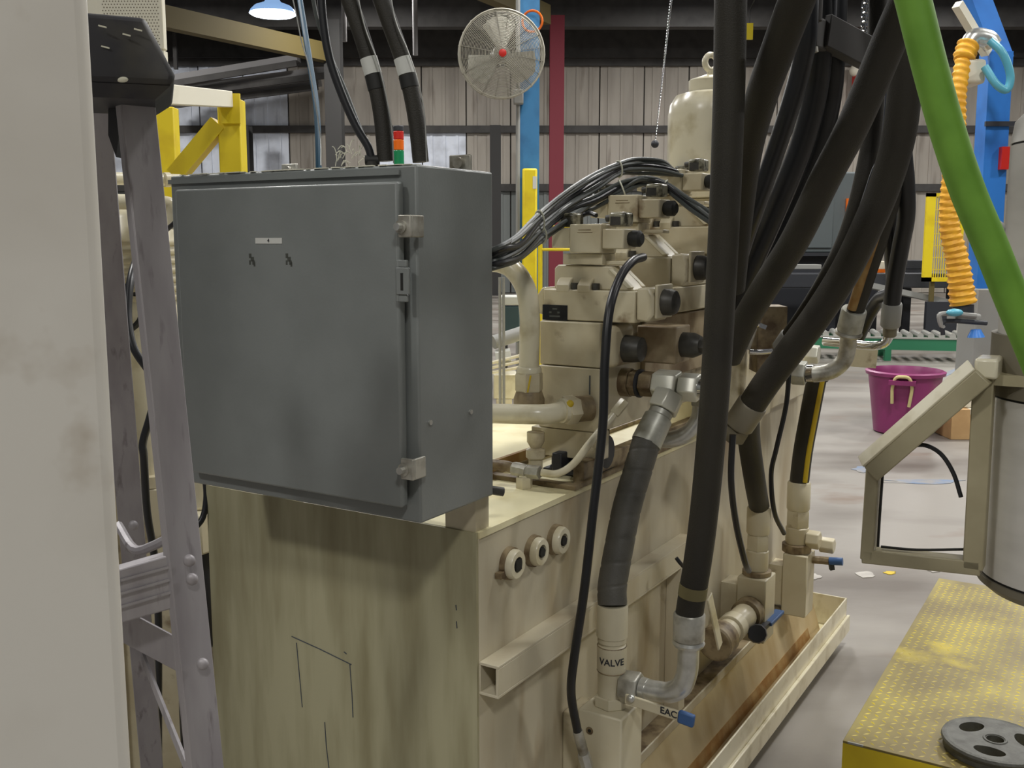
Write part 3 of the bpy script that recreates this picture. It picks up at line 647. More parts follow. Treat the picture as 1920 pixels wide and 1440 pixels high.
obj('mounting_post', mk().box(-.074, -.004, .004, .010, TZ, CZ0).box(-.012, -.004, .010, .05, TZ, CZ0), 'valve', cab)
obj('mounting_post', mk().box(-.56, -.49, .004, .05, TZ, CZ0), 'valve', cab)
q = KW((CX1 - .01, CY1 + .012, CZ0)); obj('drain_fitting', MB().cyl(q + Vector((-.012, 0, .008)), q + Vector((.02, .012, .0)), .009, n=10, world=True), 'plugblack', cab)
# ================================================================== VALVES ON MANIFOLDS
YV0, YV1 = .5, 1.42
mf = thing('valve_manifold', 'cream steel manifold block under the valves with pipes in its face', 'manifold', KW((-.07, .9, 1.0)))
MX0, MX1 = -.153, .008
obj('lower_block', mk().box(MX0, MX1, YV0, YV1, 1.112, 1.2595), 'valve', mf, bev=.003)
obj('upper_block', mk().box(MX0 + .001, MX1 - .002, YV0 + .002, YV1, 1.2615, 1.3635), 'valve', mf, bev=.003)
obj('riser_block', mk().box(MX0 + .004, MX1 + .02, .69, YV1, 1.3645, 1.43), 'valve', mf, bev=.003)
obj('riser_block', mk().box(MX0 + .004, MX1 + .02, .93, YV1, 1.431, 1.50), 'valve', mf, bev=.003)
obj('mounting_rail', mk().box(MX0 - .02, MX1 + .0, YV0 + .0, YV0 + .05, 1.045, 1.111), 'valve', mf, bev=.002)
for yy in (YV0 + .07, YV1 - .1):
    for xx in (MX0 + .02, MX1 - .03): obj('leg', mk().box(xx - .012, xx + .012, yy - .02, yy + .02, 1.012, 1.111), 'seal', mf)
obj('base_frame', mk().box(MX0 - .09, MX1 + .0, .385, .41, 1.0, 1.012).box(MX0 - .09, MX0 - .07, .41, YV1, 1.0, 1.012).box(MX1 - .02, MX1 + .0, .41, YV1, 1.0, 1.012), 'dirty', mf, bev=.002)
obj('bolt_hole', mk().cyl((kp(1098, 727, y=YV0)[0], YV0 - .001, kp(1098, 747, y=YV0)[2]), (kp(1098, 727, y=YV0)[0], YV0 + .002, kp(1098, 747, y=YV0)[2]), .004, n=10), 'seal', mf)
q = kp(1106, 722, y=YV0); obj('pen_mark', mk().box(q[0] - .0015, q[0] + .0015, YV0 - .0012, YV0, q[2] - .022, q[2] + .022), 'inkblue', mf)
obj('edge_beam', mk().box(-.028, .0, .44, YV1, 1.0, 1.052), 'dirty', mf, bev=.002)  # brown beam along the edge, its dark tone also standing for shadow here
obj('rust_face', mk().box(MX1, MX1 + .012, .72, YV1 - .02, 1.2, 1.36), 'grimy', mf, bev=.003)
# side flange with black plug, then relief block with adjuster
fl_ = obj('side_flange', mk().box(MX1 - .004, MX1 + .03, YV0 + .006, YV0 + .12, 1.262, 1.358), 'valve', mf, bev=.014, seg=3)
obj('flange_plug', mk().lathe((MX1 + .028, YV0 + .07, 1.302), (MX1 + .075, YV0 + .07, 1.302), [(.032, 0), (.031, .5), (.028, .9), (.02, 1)], 18), 'plugblack', fl_)
rb = obj('relief_block', mk().box(MX1 + .02, MX1 + .12, YV0 + .15, YV0 + .24, 1.262, 1.35), 'grimy', mf, bev=.004)
obj('adjuster_cap', mk().lathe((MX1 + .12, YV0 + .195, 1.305), (MX1 + .165, YV0 + .195, 1.305), [(.03, 0), (.03, .6), (.022, 1)], 16), 'plugblack', rb)
obj('adjuster_nut', mk().cyl((MX1 + .165, YV0 + .195, 1.305), (MX1 + .175, YV0 + .195, 1.305), .018, n=6), 'plugblack', rb)
obj('adjuster_stem', mk().cyl((MX1 + .175, YV0 + .195, 1.305), (MX1 + .205, YV0 + .195, 1.305), .0055, n=10), 'chrome', rb)
VG = 'pilot operated valves on the manifold'
def valve(y0, dz, label, plate=False):
    V = thing('directional_valve', label, 'valve', KW((-.05, y0 + .06, 1.365 + dz)), VG)
    Z = lambda z: z + dz
    Y = y0
    # main body with lugs
    body = mk().box(-.153, .082, Y, Y + .11, Z(1.3655), Z(1.437))
    obj('main_body', body, 'valve', V, bev=.003)
    for xa, xb in ((-.12, -.084), (-.064, -.03)): obj('lug', mk().prism([(Y - .001, Z(1.43)), (Y - .001, Z(1.447)), (Y + .012, Z(1.46)), (Y + .022, Z(1.465)), (Y + .022, Z(1.43))], xa, xb, 'x'), 'valve', V, bev=.003)
    for xa in (-.0745, -.0205): obj('socket_bolt', mk().cyl((xa, Y + .01, Z(1.436)), (xa, Y + .01, Z(1.452)), .0088, n=12), 'plugblack', V)
    obj('upper_body', mk().prism([(-.135, Z(1.437)), (.07, Z(1.437)), (.058, Z(1.45)), (.012, Z(1.491)), (-.125, Z(1.493)), (-.135, Z(1.485))], Y + .02, Y + .1, 'y'), 'valve', V, bev=.003)
    obj('ridge', mk().prism([(.008, Z(1.485)), (.02, Z(1.485)), (.068, Z(1.444)), (.056, Z(1.442))], Y + .012, Y + .03, 'y'), 'pipe', V, bev=.002)
    obj('ridge', mk().prism([(.008, Z(1.485)), (.02, Z(1.485)), (.068, Z(1.444)), (.056, Z(1.442))], Y + .075, Y + .092, 'y'), 'pipe', V, bev=.002)
    obj('end_cap', mk().prism([(.083, Z(1.372)), (.112, Z(1.368)), (.124, Z(1.385)), (.124, Z(1.425)), (.112, Z(1.447)), (.083, Z(1.443))], Y + .004, Y + .105, 'y'), 'valve', V, bev=.005)
    obj('end_cap', mk().prism([(-.154, Z(1.372)), (-.178, Z(1.38)), (-.178, Z(1.42)), (-.162, Z(1.44)), (-.154, Z(1.44))], Y + .01, Y + .1, 'y'), 'valve', V, bev=.004)
    obj('end_plug', mk().lathe((.122, Y + .052, Z(1.412)), (.162, Y + .052, Z(1.412)), [(.03, 0), (.03, .6), (.026, .9), (.018, 1)], 16), 'plugblack', V)
    obj('end_plate', mk().box(.124, .131, Y + .01, Y + .1, Z(1.376), Z(1.452)), 'valve', V, bev=.003)
    # sandwich plate and pilot valve
    obj('sandwich_plate', mk().box(-.108, -.006, Y + .012, Y + .08, Z(1.494), Z(1.519)).box(-.006, .05, Y + .03, Y + .07, Z(1.494), Z(1.503)), 'valve', V, bev=.002)
    obj('pilot_body', mk().box(-.083, -.003, Y - .004, Y + .078, Z(1.52), Z(1.586)), 'valve', V, bev=.003)
    obj('solenoid_coil', mk().box(-.003, .051, Y + .002, Y + .07, Z(1.53), Z(1.575)), 'valve', V, bev=.003)
    obj('solenoid_coil', mk().box(-.133, -.083, Y + .002, Y + .07, Z(1.532), Z(1.578)), 'valve', V, bev=.003)
    obj('coil_knob', mk().lathe((.051, Y + .034, Z(1.553)), (.082, Y + .034, Z(1.553)), [(.015, 0), (.0185, .25), (.0185, .8), (.012, 1)], 16), 'seal', V)
    obj('bolt_slots', mk().box(-.06, -.028, Y - .0048, Y - .004, Z(1.572), Z(1.5735)).box(-.062, -.024, Y - .0048, Y - .004, Z(1.566), Z(1.5675)), 'dirty', V)
    for xa in (-.115, .012):
        k = obj('coil_connector', mk().box(xa - .004, xa + .038, Y + .012, Y + .058, Z(1.58), Z(1.612)), 'clear', V, bev=.006)
        obj('connector_core', mk().box(xa + .001, xa + .026, Y + .0112, Y + .0118, Z(1.583), Z(1.602)), 'plugblack', k)
        obj('cable_gland', mk().cyl((xa - .02, Y + .035, Z(1.598)), (xa - .004, Y + .035, Z(1.6)), .008, n=10), 'plugblack', k)
    if plate:
        a, b = kp(1018, 570, y=Y), kp(1064, 603, y=Y)
        p = obj('nameplate', mk().box(a[0], b[0], Y - .0018, Y, b[2] + .002, a[2] - .001), 'plate', V)
        cx, cz = (a[0] + b[0]) / 2, (a[2] + b[2]) / 2
        mb = mk()
        for dx, dz_, w_, h_ in ((0, .009, .006, .0016), (-.012, .001, .003, .002), (.01, .001, .003, .002), (0, -.008, .014, .0018)): mb.box(cx + dx - w_, cx + dx + w_, Y - .0022, Y - .0018, cz + dz_ - h_, cz + dz_ + h_)
        obj('nameplate_print', mb, 'platetxt', p)
    return V
valve(YV0 + .02, 0, 'nearest cream valve with the dark nameplate on its front', True)
valve(.715, .072, 'middle cream valve of the stepped row, behind the one with the nameplate')
valve(.985, .148, 'farthest and highest cream valve of the stepped row beside the accumulator')
valve(1.2, .148, 'cream valve at the back end of the row, mostly hidden by black hoses')
# accumulator
ac = kp(1330, 250, y=1.36); acx = ac[0]; acy = 1.36
A = thing('accumulator', 'cream domed pressure accumulator with a lifting eye behind the valves', 'accumulator', KW((acx, acy, 1.0)))
zs = [kp(1330, y, y=1.3)[2] for y in (330, 212, 184, 168, 143, 137, 120)]
prof = [(.112, 1.0), (.122, 1.03), (.122, zs[1]), (.117, zs[1] + .03), (.1, zs[2] + .015), (.075, zs[3] - .002), (.064, zs[3] + .002)]
obj('shell', mk().lathe((acx, acy, 0), (acx, acy, 1), [(r, h) for r, h in prof], 40), 'pipe', A)
obj('neck', mk().lathe((acx, acy, 0), (acx, acy, 1), [(.064, zs[3]), (.064, zs[4] - .004), (.06, zs[4]), (.03, zs[5]), (.022, zs[5] + .003)], 32), 'pipe', A)
e = KW((acx, acy, zs[6] + .014))
obj('lifting_eye', MB().torus(e, (0.45, -1, 0), .0215, .0092, 28, 10, True).cyl(KW((acx, acy, zs[5])), e - Vector((0, 0, .02)), .012, n=12, world=True), 'pipe', A)
# ================================================================== CREAM PIPES
def hexnut(mb, p0, p1, r): return mb.lathe(p0, p1, [(r * .94, 0), (r, .08), (r, .92), (r * .94, 1)], 6)
P = thing('hydraulic_pipe', 'thick cream pipe arching from behind the cabinet down to the manifold', 'pipe', KW((-.19, .44, 1.1)))
yp = .44
pl = [(905, 492), (935, 492), (962, 505), (985, 540), (993, 590), (993, 640), (992, 690)]
obj('tube', mk().tube([kp(a, b, y=yp) for a, b in pl], .0235, 18, 6), 'pipe', P)
q = kp(992, 700, y=yp); q2 = kp(992, 735, y=yp)
obj('hex_nut', hexnut(mk(), (q[0], yp, q2[2] + .002), (q[0], yp, q[2] + .002), .033), 'valve', P)
obj('collar', mk().lathe((q[0], yp, q[2] + .002), (q[0], yp, q[2] + .016), [(.029, 0), (.029, .7), (.026, 1)], 20), 'pipe', P)
q3 = kp(995, 765, y=yp)
obj('adapter', mk().lathe((q2[0], yp, q3[2] - .03), (q2[0], yp, q2[2] + .002), [(.03, 0), (.036, .2), (.036, .75), (.03, 1)], 20), 'dirty', P)
obj('paint_mark', mk().prism([(q[0] + .012, q2[2] + .004), (q[0] + .016, q2[2] + .004), (q[0] + .024, q[2]), (q[0] + .02, q[2])], yp - .0305, yp - .0295, 'y'), 'ymark', P)
P = thing('hydraulic_pipe', 'cream elbow pipe with a hex nut running into the manifold face', 'pipe', KW((-.12, .42, 1.15)))
nx = kp(1080, 768, y=.47)
cpts = [kp(905, 775, y=.36), kp(950, 776, y=.37), kp(1000, 777, y=.385), kp(1030, 776, y=.41), kp(1055, 770, y=.44)]
obj('tube', mk().tube(cpts, .0225, 18, 6), 'pipe', P)
dv = Vector((.45, .9, 0)).normalized()
pa = Vector(cpts[-1]); pb = pa + dv * .035
obj('collar', mk().cyl(pa - dv * .004, pa + dv * .006, .028, n=20), 'pipe', P)
obj('hex_nut', hexnut(mk(), pa + dv * .006, pa + dv * .036, .034), 'valve', P)
obj('paint_mark', mk().ball(pa + dv * .02 + Vector((.012, -.022, .018)), .009, 10, 6), 'ymark', P)
obj('port_seat', mk().cyl(pa + dv * .036, (pa.x + .035, YV0 + .004, pa.z), .03, n=18), 'dirty', P)
# small cream tube with fittings on the tank top
P = thing('small_pipe', 'thin cream bent tube with a tee fitting on the tank top', 'pipe', KW((-.11, .35, 1.0)))
zz = 1.055
f0 = kp(982, 890, y=.35)
obj('tube', mk().tube([kp(1015, 886, y=.35), kp(1045, 888, y=.36), kp(1075, 870, y=.38), kp(1105, 832, y=.40), kp(1135, 796, y=.43), kp(1160, 765, y=.46)], .0085, 12, 6), 'pipe', P)
obj('tee_body', mk().cyl(kp(962, 878, y=.35), kp(988, 884, y=.35), .016, n=8), 'zincd', P, bev=.002)
obj('hex_nut', hexnut(mk(), kp(988, 884, y=.35), kp(1012, 886, y=.35), .0155), 'zincd', P)
obj('end_nut', hexnut(mk(), kp(1152, 776, y=.45), kp(1172, 752, y=.47), .012), 'pipe', P)
k0 = kp(983, 915, y=.35)
obj('stem', mk().cyl((k0[0], .35, 1.0), (k0[0], .35, f0[2]), .013, n=8), 'pipe', P)
obj('foot_nut', hexnut(mk(), (k0[0], .35, 1.0), (k0[0], .35, 1.026), .019), 'valve', P)
obj('branch_tube', mk().tube([kp(962, 878, y=.35), kp(945, 873, y=.35), kp(915, 870, y=.35)], .012, 12, 4), 'dirty', P)
obj('upper_knob', mk().lathe((k0[0], .40, 1.03), (k0[0], .40, 1.12), [(.016, 0), (.016, .3), (.022, .35), (.022, .55), (.012, .6), (.02, .75), (.02, 1)], 12), 'valve', P)
# dark pump under the manifold, yellow drip plate
Pu = thing('oil_pump', 'dark grey cast pump housing in the gap under the manifold', 'pump', KW((-.08, .5, 1.012)))
obj('housing', mk().cyl((-.13, .56, 1.055), (.0, .56, 1.055), .042, n=20), 'machd', Pu, bev=.004)
obj('web', mk().box(-.1, -.075, .47, .56, 1.012, 1.06), 'machd', Pu, bev=.003); obj('foot', mk().box(-.14, .0, .5, .6, 1.004, 1.014), 'machd', Pu)
Dp = thing('cover_plate', 'pale yellow cover plate with a brown edge on the tank top', 'plate', KW((-.3, .5, 1.0)))
obj('plate', mk().box(-.42, -.235, .3, .82, 1.0, 1.03), 'toplit', Dp, bev=.003); obj('edge_strip', mk().box(-.234, -.224, .3, .82, 1.0, 1.036), 'rust', Dp)
# cable bundle from cabinet to valve coils
CG = 'grey valve cables'; ORD = ['topmost', 'second from the top', 'third from the top', 'fourth from the top', 'lowest']
ends = [(1190, 306), (1235, 308), (1262, 325), (1285, 345), (1325, 395), (1350, 440), (1225, 350), (1160, 345)]
midA = [(1010, 398), (1060, 358), (1115, 325)]
CP = []
rj = random.Random(3)
for i in range(9):
    y0 = 464 + i * 4.2
    if i < 5: path = [(905, y0 + 12, .045), (940, y0 - 4, .06), (975, 438 + i * 7, .2), (1012, 400 + i * 7.5, .4), (1062, 358 + i * 8, .55), (1118, 325 + i * 8, .68), (1160, 307 + i * 5, .78), (1196, 296 + i * 7, .86), (1240, 302 + i * 6, .92), (1262 + 5 * i, 316 + i * 4, .98)]
    else:
        j = i - 5
        path = [(905, y0 + 10, .045), (940, y0 - 2, .06), (976, 468 + j * 7, .2), (1016, 430 + j * 7, .42), (1068, 394 + j * 6, .56), (1120, 364 + j * 8, .68), (1166, 342 + j * 7, .74), (1208, 330 + j * 5, .76), (1246, 342 + j * 4, .78), (1290, 372 + j * 5, .78), (1345, 408 + j * 6, .78), (1400, 455 + j * 5, .8)]
    P = [Vector(kp(a + rj.uniform(-4, 4) * (0 if k in (0, 3, 6, 8) else 1), b + rj.uniform(-5, 5) * (0 if k in (0, 3, 6, 8) else 1), y=c + rj.uniform(-.012, .012))) for k, (a, b, c) in enumerate(path)]; CP.append(P)
    tag(obj('valve_cable', mk().tube(P, .0054, 8, 5), 'cable' if i % 4 != 2 else 'cabledark'), (ORD[i] + ' of the five grey cables arching over the top of the valves' if i < 5 else ORD[i - 5 if i < 8 else 3] + ' of the four grey cables sloping down across the valves'), 'cable', CG + (' over the top' if i < 5 else ' sloping down'))
for grp, k, tl in ((range(5), 3, 'over the upper bundle right of the cabinet'), (range(5), 6, 'at the crest of the upper bundle'), (range(5, 9), 6, 'below the crest on the lower bundle'), (range(5, 9), 3, 'midway up the lower rising bundle'), (range(5, 9), 8, 'on the lower bundle where it slopes down')):
    pts_ = [KW(CP[g][k]) for g in grp]; cc = sum(pts_, Vector()) / len(pts_); ax_ = (KW(CP[grp[0]][k + 1]) - KW(CP[grp[0]][k - 1])).normalized()
    sd1 = (pts_[-1] - pts_[0]); sd1 -= ax_ * sd1.dot(ax_); hl = sd1.length / 2 + .0075; sd1.normalize(); sd2 = ax_.cross(sd1)
    loop_ = [cc + sd1 * hl * math.cos(t) + sd2 * .0105 * math.sin(t) for t in [2 * math.pi * q / 16 for q in range(17)]]
    tag(obj('cable_tie', MB().tube(loop_, .0022, 6, 2, world=True), 'tie'), 'white cable tie ' + tl, 'cable tie', 'cable ties')
for (gx, gy, path) in (('short black cable looping into the nearest valve connector', 0, [(1078, 418, .6), (1090, 405, .58), (1106, 400, .57), (1118, 404, .56)]), ('short black cable looping into the middle valve connector', 0, [(1104, 366, .74), (1116, 370, .74), (1128, 382, .74)])):
    tag(obj('connector_cable', mk().tube([kp(a, b, y=c) for a, b, c in path], .0055, 8, 5), 'cabledark'), gx, 'cable')

rf_ = thing('return_filter', 'cluster of pale filter heads and silver fittings on the tank behind the upright pipe', 'filter', KW((-.5, 1.35, 1.0)))
Yr = 3.3
def rb2(nm, a, b, c, d, m, dep=.1, Y=Yr): p, q = wy(a, c, Y), wy(b, d, Y); return obj(nm, MB().box(p.x, q.x, Y, Y + dep, q.z, p.z), m, rf_, bev=.004)
rb2('filter_head', 925, 968, 702, 748, 'pipe'); rb2('stand', 930, 960, 748, 775, 'cream', .08); rb2('gauge_box', 943, 974, 574, 642, mat('dark_teal_gauge', C(52, 74, 80), .5), .05, 3.5); rb2('lid', 938, 978, 556, 572, 'label', .12, 3.5)
rb2('gauge_post', 945, 952, 642, 705, 'machd', .02, 3.5)
obj('silver_union', MB().cyl(wy(925, 642, 3.2), wy(985, 622, 3.25), .022, n=14, world=True), 'machl', rf_); obj('silver_cap', MB().cyl(wy(930, 672, 3.2), wy(958, 668, 3.2), .027, n=6, world=True), 'label', rf_)
for k in range(3): obj('cream_rod', MB().cyl(wy(915, 682 + k * 9, 3.15), wy(985, 664 + k * 11, 3.2), .0055, n=8, world=True), 'pipe', rf_)
for xx in (937, 944): obj('thin_tube', MB().cyl(wy(xx, 520, 2.9), wy(xx + 1, 770, 2.9), .0045, n=8, world=True), 'machl', rf_)

# ================================================================== BALL VALVES AND FITTINGS ON THE TANK SIDE
# nearest ball valve: block, riser, lever
bxx, byy = .1, .39
B = thing('ball_valve', 'nearest cream ball valve block low on the tank side with a blue-tipped lever', 'valve', KW((bxx, byy, .29)), 'ball valves on the tank side')
obj('valve_block', mk().box(.045, .152, .335, .445, .26, .522), 'cream', B, bev=.004)
obj('back_plate', mk().box(.0015, .045, .345, .435, .3, .5), 'valve', B, bev=.003); obj('side_plate', mk().box(.02, .15, .43, .443, .262, .5), 'valve', B)
obj('bolt_hole', mk().lathe((.075, .334, .478), (.075, .3345, .478), [(.009, 0), (.009, 1)], 14), 'dirty', B)
obj('bolt_hole', mk().cyl((.075, .3332, .478), (.075, .334, .478), .004, n=10), 'seal', B)
obj('base_nut', hexnut(mk(), (bxx, byy, .522), (bxx, byy, .548), .038), 'cream', B)
obj('riser', mk().lathe((bxx, byy, .548), (bxx, byy, .672), [(.031, 0), (.031, .45), (.033, .48), (.033, .92), (.029, .95), (.029, 1)], 28), 'cream', B)
obj('riser_ring', mk().torus((bxx, byy, .605), (0, 0, 1), .0315, .0018, 28, 5), 'dirty', B)
obj('riser_ring', mk().torus((bxx, byy, .662), (0, 0, 1), .0315, .0018, 28, 5), 'dirty', B)
cdir = (Vector((0, 0, 0)) - KW((bxx, byy, 0))); cdir.z = 0; cdir.normalize(); cu_ = Vector((0, 0, 1)).cross(cdir)
def wrap(p, rad=.0335, z0=.633):
    a = p.x / rad; c0 = KW((bxx, byy, z0)); return c0 + (cdir * math.cos(a) + cu_ * math.sin(a)) * (rad + p.z) + Vector((0, 0, p.y))
text_mesh('marker_writing', 'VALVE', .021, wrap, 'ink', B)
la, lb = kp(1206, 1318, y=.352), kp(1272, 1342, y=.352)
lc = kp(1302, 1353, y=.352)
lv = obj('lever', mk().bar((.152, .352, la[2]), lb, .008, .022, EX.cross(EY)), 'valve', B, bev=.002)
obj('lever_grip', mk().bar(lb, lc, .013, .028, EX.cross(EY)), 'bluecap', lv, bev=.004)
vdir = (Vector(lb) - Vector(la)).normalized()
text_mesh('marker_writing', 'EAC', .021, lambda p: KW(Vector(kp(1255, 1335, y=.352)) + vdir * p.x + Vector((0, -.0046 - p.z, p.y))), 'ink', lv)
obj('lever_pin', mk().ball((.168, .346, la[2] + .006), .009, 12, 8), 'zinc', lv)
# H1 hose with elbow
HG = 'black hydraulic hoses beside the tank'
HR = Vector((0, 0, 1))
def hose_pts(pl): return [wy(a, b, c) for a, b, c in pl]
def up_end(P, z=3.2):                                              # carry a hose that leaves the frame up to the overhead rack
    a, b = P[0], P[1]; d = (a - b).normalized(); p1 = a + d * .2; p2 = p1 + (d * .6 + Vector((0, 0, .4))) * .25; p3 = p2 + (d * .2 + Vector((0, 0, .8))) * .3
    return [Vector((p3.x, p3.y, max(z, p3.z + .2))), p3, p2, p1] + P
def hose(label, pl, r, m, up=False, n=16, rf=None, step=7, name='hydraulic_hose', cat='hose', group=None, extra=None):
    P = [p if isinstance(p, Vector) else wy(*p) for p in pl]
    if up: P = up_end(P)
    t = thing(name, label, cat, P[-1], group); t['_'] = 0; del t['_']
    obj('hose', MB().tube(P, r, n, step, rf, world=True), m, t); HP[t.name] = (spline(P, step), r)
    return t
HP = {}
def band(t, z0, z1, k, m, nm):                                     # sleeve on the last part of a hose between two heights
    P, r = HP[t.name]; Q = [p for p in P]; out = []
    for a, b in zip(Q, Q[1:]):
        for i in range(12):
            p = a.lerp(b, i / 12)
            if z1 <= p.z <= z0: out.append(p)
    mb = MB().tube(out[::max(1, len(out) // 8)], r * k, 20, 1, world=True); return obj(nm, mb, m, t)
def seg(t, name, a, b, r, m, n=20, prof=None, bev=0):
    a, b = Vector(a), Vector(b); L_ = (b - a).length
    mb = MB().lathe_w(a, b - a, [(x * r, h * L_) for x, h in (prof or [(1, 0), (1, 1)])], n)
    return obj(name, mb, m, t, bev=bev)
NUT = [(.94, 0), (1, .1), (1, .9), (.94, 1)]; FER = [(.93, 0), (1, .06), (1, .94), (.9, 1)]
hx, hy = .279, .39
h1b = KW((hx, hy, .77))
H = hose('thick straight black hose hanging in the middle down to a steel elbow', [(1371, -60, 1.9), (1370, 0, 1.9), (1366, 200, 1.92), (1356, 450, 1.95), (1340, 740, 1.99), (1318, 980, 2.03), h1b], .0292, 'rubber', True, 20)
band(H, .835, .808, 1.03, mat('olive_paint_band', C(112, 104, 70), .6), 'paint_band')
seg(H, 'ferrule', KW((hx, hy, .772)), KW((hx, hy, .712)), .0335, 'zincd', 24, FER)
obj('collar', MB().torus(KW((hx, hy, .706)), (0, 0, 1), .026, .0085, 28, 8, True), 'zinc', H)
obj('elbow', mk().tube([(hx, hy, .712), (hx, hy, .68), (hx - .002, hy, .64), (hx - .014, hy, .605), (hx - .04, hy, .585), (hx - .07, hy, .58), (.172, hy, .578)], .0228, 20, 6), 'zinc', H)
obj('elbow_ring', mk().cyl((.186, hy, .578), (.172, hy, .578), .025, n=24), 'zinc', H)
obj('hex_nut', hexnut(mk(), (.128, hy, .572), (.171, hy, .576), .037), 'zincd', H, bev=.002)
# H2 spiral-wrapped hose from the tee fitting
sp_ = lambda L_, a: 1 - .05 * max(0, 1 - abs(((L_ / .052 - a) % 1) - .5) * 14)
p2 = [kp(1212, 828, y=.53), kp(1198, 875, y=.505), kp(1176, 950, y=.465), kp(1158, 1040, y=.425), kp(1148, 1100, y=.4), (bxx, byy, .755)]
H2 = thing('hydraulic_hose', 'thick grey hose with spiral wrap between two pale crimped ferrules', 'hose', KW(p2[-1]))
obj('hose', mk().tube(p2, .0325, 28, 22, sp_), 'wrap', H2)
seg(H2, 'lower_ferrule', KW((bxx, byy, .757)), KW((bxx, byy, .672)), .0345, 'cream', 26, [(.97, 0), (1, .05), (1, .86), (.93, .88), (.93, 1)])
f1, f0_ = KW(kp(1240, 772, y=.578)), KW(kp(1211, 832, y=.53))
seg(H2, 'upper_ferrule', f0_, f1, .0345, 'satin', 26, [(1.0, 0), (1.02, .05), (.96, .8), (.8, .86), (.8, 1)])
n1, n0 = KW(kp(1256, 738, y=.605)), KW(kp(1241, 770, y=.58)); seg(H2, 'hex_nut', n0, n1, .0375, 'white_nut', 6, NUT, .002)
obj('paint_mark', MB().ball(KW(kp(1240, 746, y=.575)), .007, 10, 6, world=True), 'ymark', H2)
# tee fitting chain out of the manifold
TF = thing('tee_fitting', 'bright steel tee fitting with large hex nuts beside the manifold', 'fitting', KW((.1, .62, 1.18)))
yz = (.62, 1.216)
def sx(nm, a, b, r, m, n=20, prof=None, bev=0): return seg(TF, nm, KW((a, *yz)), KW((b, *yz)), r, m, n, prof, bev)
sx('flange_adapter', .002, .03, .034, 'dirty'); sx('hex_nut', .03, .05, .032, 'dirty', 6, NUT, .002); sx('dark_ring', .05, .056, .034, 'machd'); sx('hex_nut', .056, .09, .031, 'dirty', 6, NUT, .002)
sx('tee_nut', .092, .152, .0385, 'white_nut', 6, NUT, .003); sx('hex_nut', .156, .2, .034, 'white_nut', 6, NUT, .002); sx('chrome_neck', .2, .235, .022, 'chrome')
obj('tee_body', MB().cyl(KW((.122, *yz)), n1, .024, n=20, world=True), 'white_nut', TF)
E2 = thing('elbow_fitting', 'curved zinc elbow tube behind the spiral-wrapped hose ferrule', 'fitting', KW(kp(1270, 825, y=.7)))
obj('elbow_tube', mk().tube([kp(1225, 822, y=.66), kp(1258, 824, y=.67), kp(1290, 812, y=.68), kp(1310, 785, y=.69), kp(1316, 745, y=.69)], .02, 18, 6), 'zinc', E2)
obj('elbow_nut', hexnut(mk(), kp(1318, 760, y=.69), kp(1319, 728, y=.69), .03), 'zincd', E2)
# thin black hose looping out of the valve
H = hose('thin black hose looping out of the nearest valve down past the tank corner', [(1206, 482, 2.27), (1186, 490, 2.2), (1163, 520, 2.14), (1143, 580, 2.08), (1134, 680, 2.05), (1130, 800, 2.03), (1112, 960, 2.0), (1095, 1110, 1.98), (1077, 1230, 2.0), (1071, 1300, 2.03), (1083, 1372, 2.06)], .0095, 'rubberg')
p, q = wy(1083, 1370, 2.06), wy(1094, 1412, 2.07); seg(H, 'ferrule', p, q, .0115, 'zincd', 16, FER); q2 = wy(1102, 1440, 2.075); seg(H, 'hex_nut', q, q2, .014, 'zinc', 6, NUT); seg(H, 'stem', q2, KW((.06, .35, .3)), .008, 'zincd', 10)
# second valve further along
B2 = thing('ball_valve', 'middle cream ball valve along the tank side with a side pipe fitting', 'valve', KW((.1, 1.41, .3)), 'ball valves on the tank side')
obj('valve_block', mk().box(.055, .145, 1.36, 1.46, .33, .53), 'cream', B2, bev=.004); obj('back_plate', mk().box(.0015, .055, 1.37, 1.45, .36, .5), 'valve', B2)
for a, b, r, m in ((1.36, 1.31, .046, 'dirty'), (1.31, 1.22, .038, 'cream'), (1.22, 1.17, .043, 'valve'), (1.17, 1.12, .036, 'cream'), (1.12, 1.05, .05, 'dirty')): seg(B2, 'pipe_fitting', KW((.1, a, .43)), KW((.1, b, .43)), r, m, 22, FER)
obj('strap', mk().bar(kp(1330, 1118, x=.155), kp(1350, 1212, x=.155), .006, .03, EY), 'pipe', B2, bev=.002)
lv = obj('lever', mk().bar(kp(1425, 1182, x=.15), kp(1440, 1168, x=.15), .012, .018, EX), 'machd', B2); obj('lever_grip', mk().bar(kp(1438, 1170, x=.15), kp(1462, 1146, x=.15), .012, .03, EX), 'bluecap', lv, bev=.003)
obj('lever_hub', mk().lathe(kp(1420, 1188, x=.14), kp(1420, 1188, x=.165), [(.03, 0), (.026, 1)], 10), 'machd', B2)
rz = .53; rb_ = (.1, 1.41)
for a, b, r, m, n, pr in ((.53, .545, .044, 'dirty', 20, FER), (.545, .61, .034, 'cream', 22, FER), (.61, .66, .036, 'valve', 6, NUT), (.66, .745, .036, 'cream', 24, FER)): seg(B2, 'riser_fitting', KW((*rb_, a)), KW((*rb_, b)), r, m, n, pr)
B3 = thing('ball_valve', 'far cream ball valve with a twisted lever and blue tip near the tank end', 'valve', KW((.1, 1.9, .2)), 'ball valves on the tank side')
obj('valve_block', mk().box(.052, .137, 1.85, 1.95, .25, .47), 'cream', B3, bev=.004); obj('back_plate', mk().box(.0015, .052, 1.86, 1.94, .28, .42), 'valve', B3)
rb3 = (.085, 1.9)
